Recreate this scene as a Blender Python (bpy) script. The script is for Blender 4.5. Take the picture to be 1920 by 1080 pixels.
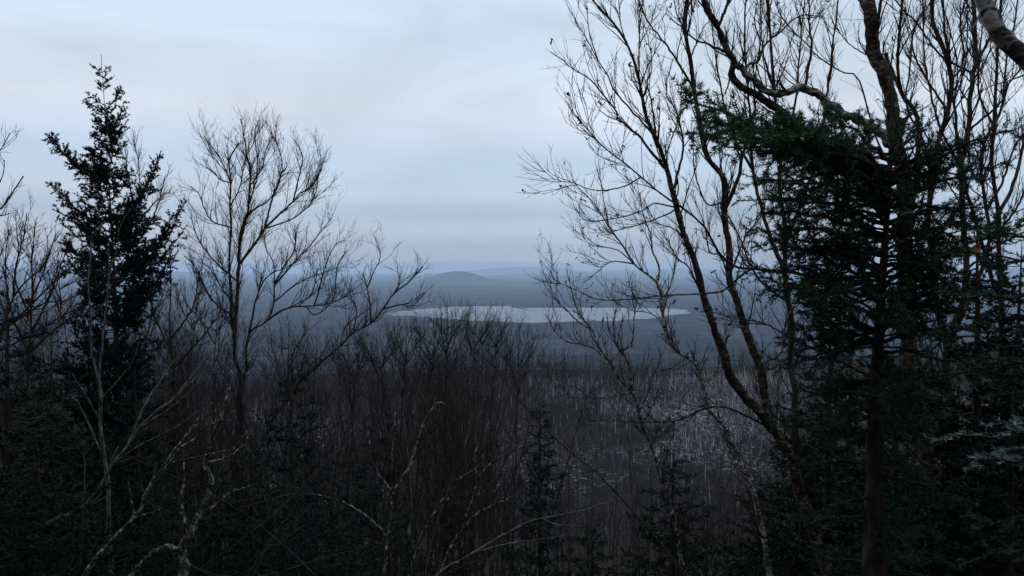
import bpy, math, random
import numpy as np
from mathutils import Vector
R_ = math.radians
for o in list(bpy.data.objects): bpy.data.objects.remove(o)
S = bpy.context.scene
COL = S.collection
rng = np.random.default_rng(11)
random.seed(11)

# ------------------------------------------------------------------ camera
FPX, HY, EYE = 1493.0, 495.0, 1.7
PITCH = math.atan((540 - HY) / FPX)
cd = bpy.data.cameras.new('camera'); cam = bpy.data.objects.new('camera', cd); COL.objects.link(cam)
cam.location = (0, 0, EYE); cam.rotation_euler = (math.pi / 2 - PITCH, 0, 0)
cd.sensor_width = 36; cd.lens = FPX / 1920 * 36; cd.clip_start = 0.05; cd.clip_end = 200000
S.camera = cam
S.render.resolution_x, S.render.resolution_y = 1024, 576

# ------------------------------------------------------------------ sky, sun, exposure
SUN_EL, SUN_AZ = R_(38), R_(-25)
SUN_STRENGTH = 0.5
HAZE_DENSITY = 4.2e-5
HAZE_COLOR = (0.67, 0.81, 0.97, 1)
W = bpy.data.worlds.new('World'); S.world = W; W.use_nodes = True
nt = W.node_tree; nt.nodes.clear(); N = nt.nodes.new; L = nt.links.new
out = N('ShaderNodeOutputWorld'); bg = N('ShaderNodeBackground'); bg.inputs['Strength'].default_value = 0.1
sky = N('ShaderNodeTexSky'); sky.sky_type = 'NISHITA'; sky.sun_disc = False
sky.sun_elevation = SUN_EL; sky.sun_rotation = SUN_AZ
tc = N('ShaderNodeTexCoord'); sep = N('ShaderNodeSeparateXYZ'); L(tc.outputs['Generated'], sep.inputs[0])
ramp = N('ShaderNodeValToRGB'); cr = ramp.color_ramp
SKY_STOPS = [(0.0, (3.7, 4.8, 6.5)), (0.02, (3.8, 4.9, 6.6)), (0.043, (4.6, 5.7, 7.2)), (0.063, (4.0, 5.15, 6.8)), (0.085, (5.2, 6.3, 7.6)), (0.125, (4.9, 6.1, 7.8)),
             (0.18, (6.7, 7.5, 8.6)), (0.26, (6.3, 7.5, 8.8)), (0.40, (7.6, 8.9, 10.8)), (0.7, (9.8, 11.6, 14.2)), (1.0, (11.2, 13.4, 16.6))]
SC = 17.0
while len(cr.elements) < len(SKY_STOPS): cr.elements.new(0.5)
for e, (p, c) in zip(cr.elements, SKY_STOPS): e.position = p; e.color = tuple(v / SC for v in c) + (1,)
L(sep.outputs['Z'], ramp.inputs[0])
mp = N('ShaderNodeMapping'); mp.inputs['Scale'].default_value = (1.7, 1.7, 5.2); mp.inputs['Location'].default_value = (-0.666, -2.28, -6.506)
L(tc.outputs['Generated'], mp.inputs['Vector'])
n1 = N('ShaderNodeTexNoise'); n1.inputs['Scale'].default_value = 1.5; n1.inputs['Detail'].default_value = 7; n1.inputs['Roughness'].default_value = 0.52
n1.inputs['Distortion'].default_value = 0.6
L(mp.outputs[0], n1.inputs['Vector'])
mr = N('ShaderNodeMapRange'); mr.inputs[1].default_value = 0.30; mr.inputs[2].default_value = 0.70
mr.inputs[3].default_value = 0.85 * SC; mr.inputs[4].default_value = 1.15 * SC
L(n1.outputs[0], mr.inputs[0])
sc = N('ShaderNodeVectorMath'); sc.operation = 'SCALE'; L(ramp.outputs[0], sc.inputs[0]); L(mr.outputs[0], sc.inputs['Scale'])
mx = N('ShaderNodeMix'); mx.data_type = 'RGBA'; mx.inputs[0].default_value = 0.94
L(sky.outputs[0], mx.inputs[6]); L(sc.outputs[0], mx.inputs[7])
L(mx.outputs[2], bg.inputs[0]); L(bg.outputs[0], out.inputs[0])
ld = bpy.data.lights.new('sun', 'SUN'); ld.energy = SUN_STRENGTH; ld.angle = R_(30); ld.color = (1.0, 0.96, 0.92)
sun = bpy.data.objects.new('sun', ld); COL.objects.link(sun)
sd = Vector((math.sin(SUN_AZ) * math.cos(SUN_EL), math.cos(SUN_AZ) * math.cos(SUN_EL), math.sin(SUN_EL)))
sun.rotation_euler = sd.to_track_quat('Z', 'Y').to_euler()
S.view_settings.view_transform = 'Standard'; S.view_settings.look = 'None'
S.view_settings.exposure = 0.0; S.view_settings.gamma = 1.0; S.view_settings.use_curve_mapping = False
S.render.engine = 'CYCLES'
S.cycles.volume_bounces = 2; S.cycles.use_denoising = True; S.cycles.denoising_input_passes = 'RGB_ALBEDO_NORMAL'; S.cycles.denoising_prefilter = 'ACCURATE'; S.cycles.max_bounces = 8

# ------------------------------------------------------------------ materials
def mat(name, cols, scale=(8, 8, 8), nscale=1.0, rough=0.85, detail=5, bump=0.0, lo=0.35, hi=0.65, coord='Object', spec=0.04, dist=0.0):
    """noise driven mix of two or three colours"""
    m = bpy.data.materials.new(name); m.use_nodes = True; t = m.node_tree
    b = t.nodes['Principled BSDF']; b.inputs['Roughness'].default_value = rough; b.inputs['Specular IOR Level'].default_value = spec
    tcn = t.nodes.new('ShaderNodeTexCoord'); mpn = t.nodes.new('ShaderNodeMapping'); mpn.inputs['Scale'].default_value = scale
    t.links.new(tcn.outputs[coord], mpn.inputs[0])
    n = t.nodes.new('ShaderNodeTexNoise'); n.inputs['Scale'].default_value = nscale; n.inputs['Detail'].default_value = detail
    n.inputs['Roughness'].default_value = 0.6; n.inputs['Distortion'].default_value = dist
    t.links.new(mpn.outputs[0], n.inputs['Vector'])
    r = t.nodes.new('ShaderNodeValToRGB'); c = r.color_ramp
    while len(c.elements) < len(cols): c.elements.new(0.5)
    for i, (e, k) in enumerate(zip(c.elements, cols)):
        e.position = lo + (hi - lo) * i / (len(cols) - 1); e.color = tuple(k) + (1,)
    t.links.new(n.outputs[0], r.inputs[0]); t.links.new(r.outputs[0], b.inputs['Base Color'])
    if bump:
        bn = t.nodes.new('ShaderNodeBump'); bn.inputs['Strength'].default_value = bump; bn.inputs['Distance'].default_value = 0.01
        t.links.new(n.outputs[0], bn.inputs['Height']); t.links.new(bn.outputs[0], b.inputs['Normal'])
    return m
M = {}
M['birch'] = mat('birch_bark', [(.017, .012, .009), (.036, .025, .018), (.066, .049, .036), (.19, .17, .145)], (12, 12, 20), 1.0, bump=0.8, lo=0.38, hi=0.66, dist=1.5, detail=9)
M['pale_birch'] = mat('pale_birch_bark', [(.03, .025, .022), (.10, .083, .07), (.21, .185, .165), (.34, .31, .28)], (11, 11, 24), 1.0, bump=0.8, lo=0.40, hi=0.60, dist=1.2, detail=9)
M['dark_bark'] = mat('dark_bark', [(.016, .011, .009), (.030, .022, .017), (.055, .044, .036)], (14, 14, 5), 1.0, bump=0.6)
M['lichen_bark'] = mat('lichen_bark', [(.018, .015, .013), (.036, .03, .026), (.08, .072, .062), (.36, .345, .31)], (30, 30, 22), 1.0, bump=0.9, lo=0.36, hi=0.64, detail=7)
M['grey_bark'] = mat('grey_bark', [(.035, .029, .026), (.075, .063, .056), (.16, .145, .13)], (20, 20, 10), 1.0, bump=0.4)
M['twig'] = mat('twig_bark', [(.016, .011, .010), (.032, .023, .021)], (6, 6, 6), 1.0)
M['twig_brown'] = mat('twig_bark_brown', [(.021, .015, .0135), (.043, .032, .029)], (3, 3, 3), 1.0)
M['twig_grey'] = mat('twig_bark_grey', [(.03, .024, .022), (.07, .058, .052)], (3, 3, 3), 1.0)
M['spruce'] = mat('spruce_needles', [(.007, .015, .013), (.014, .027, .022)], (5, 5, 5), 1.0, rough=0.65)
M['fir'] = mat('fir_needles', [(.013, .026, .015), (.030, .058, .030)], (7, 7, 7), 1.0, rough=0.55)
M['dark_fir'] = mat('dark_fir_needles', [(.009, .015, .010), (.018, .029, .018)], (7, 7, 7), 1.0, rough=0.6)
M['fir_green'] = mat('bright_fir_needles', [(.028, .058, .029), (.060, .112, .054)], (9, 9, 9), 1.0, rough=0.5)
M['silver'] = mat('silver_fir_needles', [(.04, .07, .055), (.15, .21, .185), (.27, .34, .32)], (16, 16, 16), 1.0, rough=0.6)
M['leaf'] = mat('withered_leaf', [(.08, .03, .014), (.22, .08, .032)], (30, 30, 30), 1.0)
M['dry'] = mat('dry_catkins', [(.03, .022, .02), (.06, .045, .035)], (30, 30, 30), 1.0)
M['far_trunk'] = mat('far_birch_bark', [(.08, .072, .07), (.30, .29, .29), (.55, .54, .54)], (.5, .5, .12), 1.0, lo=0.36, hi=0.64)
M['far_dark'] = mat('far_dark_bark', [(.02, .017, .016), (.045, .039, .037)], (.5, .5, .12), 1.0)
M['far_twig'] = mat('far_twigs', [(.026, .023, .024), (.055, .050, .052)], (.05, .05, .05), 1.0)
M['far_pale_twig'] = mat('far_pale_twigs', [(.07, .062, .062), (.15, .14, .14)], (.05, .05, .05), 1.0)
M['far_conifer'] = mat('far_conifer_needles', [(.014, .024, .02), (.028, .042, .032)], (1, 1, 1), 1.0)

# ------------------------------------------------------------------ mesh helpers
def unit(v): return v / np.maximum(np.linalg.norm(v, axis=-1, keepdims=True), 1e-12)

def link_mesh(name, chunks, mats, parent=None, origin=(0, 0, 0), smooth=True):
    """chunks: list of (V, F, material index) joined to ONE mesh object"""
    chunks = [c for c in chunks if len(c[1])]
    off = 0; Vs, loops, tots, mi = [], [], [], []
    for V, F, k in chunks:
        Vs.append(V); loops.append((F + off).ravel()); tots.append(np.full(len(F), F.shape[1], np.int32)); mi.append(np.full(len(F), k, np.int32)); off += len(V)
    V = np.concatenate(Vs) - np.asarray(origin, float); loops = np.concatenate(loops).astype(np.int32); tots = np.concatenate(tots); mi = np.concatenate(mi)
    me = bpy.data.meshes.new(name)
    me.vertices.add(len(V)); me.vertices.foreach_set('co', V.astype(np.float32).ravel())
    me.loops.add(len(loops)); me.loops.foreach_set('vertex_index', loops)
    me.polygons.add(len(tots)); st = np.zeros(len(tots), np.int32); st[1:] = np.cumsum(tots)[:-1]
    me.polygons.foreach_set('loop_start', st); me.polygons.foreach_set('material_index', mi)
    if smooth: me.polygons.foreach_set('use_smooth', np.ones(len(tots), bool))
    for m in (mats if isinstance(mats, (list, tuple)) else [mats]): me.materials.append(m)
    me.update(calc_edges=True)
    o = bpy.data.objects.new(name, me); COL.objects.link(o)
    if parent is not None: o.parent = parent
    else: o.location = origin
    return o

def thing(name, label, cat, loc, group=None):
    o = bpy.data.objects.new(name, None); COL.objects.link(o); o.location = loc; o.empty_display_size = 0.2
    o['label'] = label; o['category'] = cat
    if group: o['group'] = group
    return o

def tag(o, label, cat, group=None):
    o['label'] = label; o['category'] = cat
    if group: o['group'] = group

def copy_thing(root, loc, rz, s, label, group, wide=1.0):
    r = root.copy(); COL.objects.link(r); r.location = loc; r.rotation_euler = (0, 0, rz); r.scale = (s * wide, s * wide, s)
    r['label'] = label; r['group'] = group
    for ch in root.children:
        c = ch.copy(); COL.objects.link(c); c.parent = r
        for g in ch.children:
            d = g.copy(); COL.objects.link(d); d.parent = c
    return r

def tubes(P, R, s=3, bark=0.0):
    """P (K,n,3), R (K,n) -> tube surfaces"""
    K, n, _ = P.shape
    if K == 0: return np.zeros((0, 3)), np.zeros((0, 4), int)
    T = unit(np.gradient(P, axis=1))
    mean = unit(P[:, -1] - P[:, 0])
    ref = np.where(np.abs(mean[:, 1:2]) < 0.8, np.array([[0, 1., 0]]), np.array([[1., 0, 0]]))
    u0 = unit(ref - (ref * mean).sum(-1, keepdims=True) * mean)[:, None, :]
    U = unit(u0 - (u0 * T).sum(-1, keepdims=True) * T); Vv = np.cross(T, U)
    a = np.arange(s) * 2 * np.pi / s
    rr = R[:, :, None] * (1 + bark * rng.standard_normal((K, n, s))) if bark else np.repeat(R[:, :, None], s, 2)
    X = P[:, :, None, :] + rr[..., None] * (np.cos(a)[None, None, :, None] * U[:, :, None, :] + np.sin(a)[None, None, :, None] * Vv[:, :, None, :])
    V = X.reshape(-1, 3)
    k = np.arange(K)[:, None, None] * n * s; i = np.arange(n - 1)[None, :, None] * s; j = np.arange(s)[None, None, :]; j2 = (j + 1) % s
    F = np.stack([k + i + j, k + i + j2, k + i + s + j2, k + i + s + j], -1).reshape(-1, 4)
    return V, F

def resample(pts, n, wob=0.0):
    pts = np.asarray(pts, float)
    if len(pts) == 2: pts = np.array([pts[0], (pts[0] + pts[1]) / 2, pts[1]])
    d = np.r_[0, np.cumsum(np.maximum(np.linalg.norm(np.diff(pts[:, :3], axis=0), axis=1), 1e-6))]
    p = np.vstack([2 * pts[0] - pts[1], pts, 2 * pts[-1] - pts[-2]])
    t = np.linspace(0, d[-1], n); k = np.clip(np.searchsorted(d, t, side='right') - 1, 0, len(pts) - 2)
    u = ((t - d[k]) / (d[k + 1] - d[k]))[:, None]
    p0, p1, p2, p3 = p[k], p[k + 1], p[k + 2], p[k + 3]
    q = 0.5 * (2 * p1 + (p2 - p0) * u + (2 * p0 - 5 * p1 + 4 * p2 - p3) * u ** 2 + (3 * p1 - p0 - 3 * p2 + p3) * u ** 3)
    if wob:
        w = rng.standard_normal((n, q.shape[1])) * wob; w[0] = 0; q = q + w
    return q

def sprout(P, R, dens, t0, t1, lmin, lmax, ang=38, up=0.25, wig=0.18, n=5, rr=0.6, rmin=0.0012, rmax=1.0, tip=0.35, taper=0.5, lscale=None):
    """children along parent polylines: returns polylines (K2,n,3) and radii"""
    K, m, _ = P.shape
    if K == 0: return np.zeros((0, n, 3)), np.zeros((0, n))
    ln = np.linalg.norm(np.diff(P, axis=1), axis=2).sum(1)
    c = dens * ln * (t1 - t0); cnt = np.floor(c + rng.random(K)).astype(int)
    idx = np.repeat(np.arange(K), cnt); k2 = len(idx)
    if k2 == 0: return np.zeros((0, n, 3)), np.zeros((0, n))
    t = t0 + (t1 - t0) * rng.random(k2)
    f = t * (m - 1); i = np.minimum(f.astype(int), m - 2); w = (f - i)[:, None]
    A = P[idx, i]; B = P[idx, i + 1]; pos = A * (1 - w) + B * w; T = unit(B - A)
    rad = R[idx, i] * (1 - w[:, 0]) + R[idx, i + 1] * w[:, 0]
    q = rng.standard_normal((k2, 3)); q = unit(q - (q * T).sum(-1, keepdims=True) * T)
    a = np.radians(ang) * (0.6 + 0.8 * rng.random(k2))[:, None]
    D = unit(np.cos(a) * T + np.sin(a) * q + np.array([0, 0, up * 0.6]))
    le = (lmin + (lmax - lmin) * rng.random(k2) ** 1.4) * (1 - taper * t)
    if lscale is not None: le = le * lscale[idx]
    st = (le / (n - 1))[:, None]
    out_ = np.empty((k2, n, 3)); out_[:, 0] = pos
    for j in range(1, n):
        out_[:, j] = out_[:, j - 1] + D * st
        D = unit(D + np.array([0, 0, up * 0.35]) + wig * rng.standard_normal((k2, 3)))
    r0 = np.clip(rad * rr, rmin, rmax)[:, None]
    return out_, r0 * np.linspace(1, tip, n)[None, :]

# ------------------------------------------------------------------ ground profile
GY = np.array([-6e4, -4000, -1200, -200, -45, -12, 0, 5, 12, 20, 40, 80, 150, 225, 300, 400, 430, 520, 800, 1000, 1500, 2200, 3000, 3700, 4400, 5000, 1e5])
GZ = np.array([-422, -422, -300, -30, 7, 2.2, 0, -1.5, -4.6, -8.2, -16, -29, -50, -68, -65, -54, -55, -80, -150, -190, -268, -328, -374, -400, -415, -422, -422.])  # unseen rise behind the camera is shaped to block light from the rear
HILLS = [(855, 509, 19000, 1300, 1100), (905, 521, 19500, 2300, 1300), (1080, 518, 20500, 2700, 1300), (745, 527, 19500, 1700, 1200), (1080, 512, 33000, 6500, 2500), (1250, 505, 42000, 9000, 3000), (640, 528, 24000, 2600, 2200), (300, 508, 30000, 6000, 2500), (990, 499, 47000, 5200, 2500),
         (60, 503, 26000, 4000, 2000), (740, 517, 33000, 4000, 2500), (1500, 500, 32000, 5000, 2500), (1850, 500, 28000, 4500, 2500), (1060, 545, 14500, 3200, 900), (620, 552, 13500, 2400, 900),
         (1350, 540, 15500, 2600, 1000), (860, 548, 12500, 1700, 700), (960, 558, 10800, 1500, 500), (1180, 560, 10500, 1300, 500), (780, 562, 10000, 1100, 500)]
def vnoise(x, y, sc, seed):
    x = np.asarray(x) / sc; y = np.asarray(y) / sc
    def h(i, j): return np.modf(np.abs(np.sin(i * 127.1 + j * 311.7 + seed * 74.7) * 43758.5453))[0]
    i = np.floor(x); j = np.floor(y); u = x - i; v = y - j; u = u * u * (3 - 2 * u); v = v * v * (3 - 2 * v)
    return (h(i, j) * (1 - u) + h(i + 1, j) * u) * (1 - v) + (h(i, j + 1) * (1 - u) + h(i + 1, j + 1) * u) * v - 0.5
def ground(x, y):
    x = np.asarray(x, float); y = np.asarray(y, float)
    s = np.where(y > 0, np.sqrt(y * y + 0.12 * x * x), y)
    z = np.interp(s, GY, GZ)
    r = np.sqrt(x * x + y * y)
    z = z + (.075 * np.clip(x, -260, 200) - 2.5) * np.exp(-((s - 400) / 130) ** 2)
    near = np.clip((r - 3) / 40, 0, 1) * np.clip(1 - (r - 900) / 800, 0, 1)
    z = z + near * (2.0 * vnoise(x, y, 23, 1) + 0.034 * np.minimum(r, 500) * vnoise(x, y, 110, 2))
    mid = np.clip((r - 1500) / 1500, 0, 1) * np.clip(1 - (r - 3000) / 1800, 0, 1)
    z = z + mid * (70 * vnoise(x, y, 900, 3) + 25 * vnoise(x, y, 350, 8))
    z = z - r * r / 1.2742e7
    for px, py, d, wx, wy in HILLS:
        hx = d * (px - 960) / FPX; top = EYE - d * (py - HY) / FPX
        z = np.maximum(z, -760 + (top + 760) * np.exp(-((x - hx) / wx) ** 2 - ((y - d) / wy) ** 2) * (1 + 0.12 * vnoise(x, y, 1300, 4)))
    fr = np.clip((r - 8700) / 2500, 0, 1)
    z = z + fr * (50 * vnoise(x, y, 1900, 5) + 30 * vnoise(x, y, 600, 6) + 16 * vnoise(x, y, 230, 7))
    return z

rad = np.concatenate([[0.4], np.geomspace(1.5, 700, 70), np.geomspace(740, 60000, 120)])
az = np.concatenate([np.linspace(-42, 42, 260), np.linspace(46, 314, 60)])
az = np.radians(az)
RR, AA = np.meshgrid(rad, az, indexing='ij')
X, Y = RR * np.sin(AA), RR * np.cos(AA)
V = np.stack([X, Y, ground(X, Y)], -1).reshape(-1, 3)
nr, na = RR.shape
i, j = np.meshgrid(np.arange(nr - 1), np.arange(na), indexing='ij'); j2 = (j + 1) % na
F = np.stack([i * na + j, i * na + j2, (i + 1) * na + j2, (i + 1) * na + j], -1).reshape(-1, 4)[:, ::-1]
V = np.vstack([V, [[0, 0, 0]]])
cap = np.stack([np.full(na, nr * na), (np.arange(na) + 1) % na, np.arange(na)], -1)
gm = bpy.data.materials.new('forest_floor'); gm.use_nodes = True; t = gm.node_tree; b = t.nodes['Principled BSDF']
b.inputs['Roughness'].default_value = 0.95; b.inputs['Specular IOR Level'].default_value = 0.0
g = t.nodes.new('ShaderNodeNewGeometry')
def nz(scale, detail=5, rough=0.6):
    n = t.nodes.new('ShaderNodeTexNoise'); n.inputs['Scale'].default_value = scale; n.inputs['Detail'].default_value = detail; n.inputs['Roughness'].default_value = rough
    t.links.new(g.outputs['Position'], n.inputs['Vector']); return n
def rampn(src, stops):
    r = t.nodes.new('ShaderNodeValToRGB')
    while len(r.color_ramp.elements) < len(stops): r.color_ramp.elements.new(0.5)
    for e, (p, c) in zip(r.color_ramp.elements, stops): e.position = p; e.color = tuple(c) + (1,)
    t.links.new(src, r.inputs[0]); return r
def mixn(a, b_, fac):
    m = t.nodes.new('ShaderNodeMix'); m.data_type = 'RGBA'; t.links.new(a, m.inputs[6]); t.links.new(b_, m.inputs[7]); t.links.new(fac, m.inputs[0]); return m.outputs[2]
litter = rampn(nz(1.2, 7).outputs[0], [(.3, (.014, .012, .011)), (.5, (.019, .016, .015)), (.7, (.026, .022, .020))])
sn_a = rampn(nz(0.55, 6, 0.7).outputs[0], [(.53, (0, 0, 0)), (.60, (1, 1, 1))]); sn_b = rampn(nz(0.016, 4, 0.6).outputs[0], [(.44, (0, 0, 0)), (.60, (1, 1, 1))])
snow = t.nodes.new('ShaderNodeMix'); snow.data_type = 'RGBA'; snow.blend_type = 'MULTIPLY'; snow.inputs[0].default_value = 1
t.links.new(sn_a.outputs[0], snow.inputs[6]); t.links.new(sn_b.outputs[0], snow.inputs[7])
snowc = t.nodes.new('ShaderNodeRGB'); snowc.outputs[0].default_value = (.26, .265, .28, 1)
sy = t.nodes.new('ShaderNodeSeparateXYZ'); t.links.new(g.outputs['Position'], sy.inputs[0])
srp = t.nodes.new('ShaderNodeMapRange'); srp.inputs[1].default_value = 0; srp.inputs[2].default_value = 600; t.links.new(sy.outputs['Y'], srp.inputs[0])
sband = rampn(srp.outputs[0], [(.32, (0, 0, 0)), (.40, (.8, .8, .8)), (.55, (1, 1, 1)), (.60, (.25, .25, .25)), (.64, (0, 0, 0))])   # the snow lies on the upper half of the slope across the gully
snm = t.nodes.new('ShaderNodeMix'); snm.data_type = 'RGBA'; snm.blend_type = 'MULTIPLY'; snm.inputs[0].default_value = 1
t.links.new(snow.outputs[2], snm.inputs[6]); t.links.new(sband.outputs[0], snm.inputs[7])
near_c = mixn(litter.outputs[0], snowc.outputs[0], snm.outputs[2])
wood = rampn(nz(0.0035, 9, 0.72).outputs[0], [(.42, (.003, .004, .006)), (.5, (.009, .011, .015)), (.58, (.036, .038, .044))])
sp = t.nodes.new('ShaderNodeSeparateXYZ'); t.links.new(g.outputs['Position'], sp.inputs[0])
dist = t.nodes.new('ShaderNodeVectorMath'); dist.operation = 'LENGTH'; t.links.new(g.outputs['Position'], dist.inputs[0])
mrg = t.nodes.new('ShaderNodeMapRange'); mrg.inputs[1].default_value = 520; mrg.inputs[2].default_value = 650; t.links.new(dist.outputs['Value'], mrg.inputs[0])
L_ = mixn(near_c, wood.outputs[0], mrg.outputs[0]); t.links.new(L_, b.inputs['Base Color'])
o = link_mesh('ground', [(V, F, 0), (V, cap, 0)], gm); o['kind'] = 'structure'

# ------------------------------------------------------------------ picture ray -> point at distance d
CP, SP = math.cos(PITCH), math.sin(PITCH)
def PT(px, py, d):
    u = (px - 960) / FPX; v = -(py - 540) / FPX
    y = CP + v * SP; z = -SP + v * CP; s = d / y
    return np.array([u * s, d, EYE + z * s])
def PIX(p):
    q = np.asarray(p, float) - np.array([0, 0, EYE]); f = q[..., 1] * CP - q[..., 2] * SP; u = q[..., 1] * SP + q[..., 2] * CP
    return np.stack([960 + q[..., 0] / f * FPX, 540 - u / f * FPX], -1)
def on_plane(px, py, z):
    a = PT(px, py, 1.0) - np.array([0, 0, EYE]); k = (z - EYE) / a[2]; return np.array([a[0] * k, a[1] * k, z])

# ------------------------------------------------------------------ lake
shore = [(722, 588.5), (740, 585), (772, 581.5), (810, 578), (858, 575), (905, 574), (955, 574), (968, 577), (1010, 577.5), (1060, 577), (1140, 577), (1200, 577.5), (1262, 579), (1288, 583),
         (1291, 588), (1262, 590), (1235, 595), (1185, 599), (1120, 601.5), (1050, 603.5), (1000, 605.5), (970, 605), (930, 602.5), (880, 600.5), (850, 598.5), (812, 595.5), (770, 592.5), (735, 591)]
pts = np.array([on_plane(x, y, -419.0) for x, y in shore])
cl = resample(np.vstack([pts, pts[:1]]), 160, 0)[:-1]; cl[:, :2] += rng.standard_normal((159, 2)) * [20, 30]
Vl = np.vstack([cl, [cl.mean(0)]]); ii = np.arange(159)
wm = bpy.data.materials.new('lake_water'); wm.use_nodes = True; wb = wm.node_tree.nodes['Principled BSDF']
wb.inputs['Base Color'].default_value = (.03, .04, .05, 1); wb.inputs['Roughness'].default_value = 0.32; wb.inputs['IOR'].default_value = 1.33
wn = wm.node_tree.nodes.new('ShaderNodeTexNoise'); wn.inputs['Scale'].default_value = 0.004; wn.inputs['Detail'].default_value = 2
wg = wm.node_tree.nodes.new('ShaderNodeNewGeometry'); wm.node_tree.links.new(wg.outputs['Position'], wn.inputs['Vector'])
wbp = wm.node_tree.nodes.new('ShaderNodeBump'); wbp.inputs['Strength'].default_value = 0.02; wbp.inputs['Distance'].default_value = 0.5
wm.node_tree.links.new(wn.outputs[0], wbp.inputs['Height']); wm.node_tree.links.new(wbp.outputs[0], wb.inputs['Normal'])
o = link_mesh('lake', [(Vl, np.stack([ii, (ii + 1) % 159, np.full(159, 159)], -1)[:, ::-1], 0)], wm, smooth=False); o['kind'] = 'structure'

# ------------------------------------------------------------------ haze: one closed box of thin air round camera, trees, lowland and hills
HB = 62000.0; zb, zt = -860.0, 26.0
Vh = np.array([(x, y, z) for z in (zb, zt) for x, y in ((-HB, -HB), (HB, -HB), (HB, HB), (-HB, HB))], float)
Fh = np.array([(3, 2, 1, 0), (4, 5, 6, 7), (0, 1, 5, 4), (1, 2, 6, 5), (2, 3, 7, 6), (3, 0, 4, 7)])
hm = bpy.data.materials.new('haze_air'); hm.use_nodes = True; ht = hm.node_tree; ht.nodes.clear()
ho = ht.nodes.new('ShaderNodeOutputMaterial'); hv = ht.nodes.new('ShaderNodeVolumePrincipled')
hv.inputs['Color'].default_value = HAZE_COLOR; hv.inputs['Density'].default_value = HAZE_DENSITY; hv.inputs['Anisotropy'].default_value = 0.0
ht.links.new(hv.outputs[0], ho.inputs['Volume'])
o = link_mesh('haze', [(Vh, Fh, 0)], hm, smooth=False); o['kind'] = 'stuff'

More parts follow.
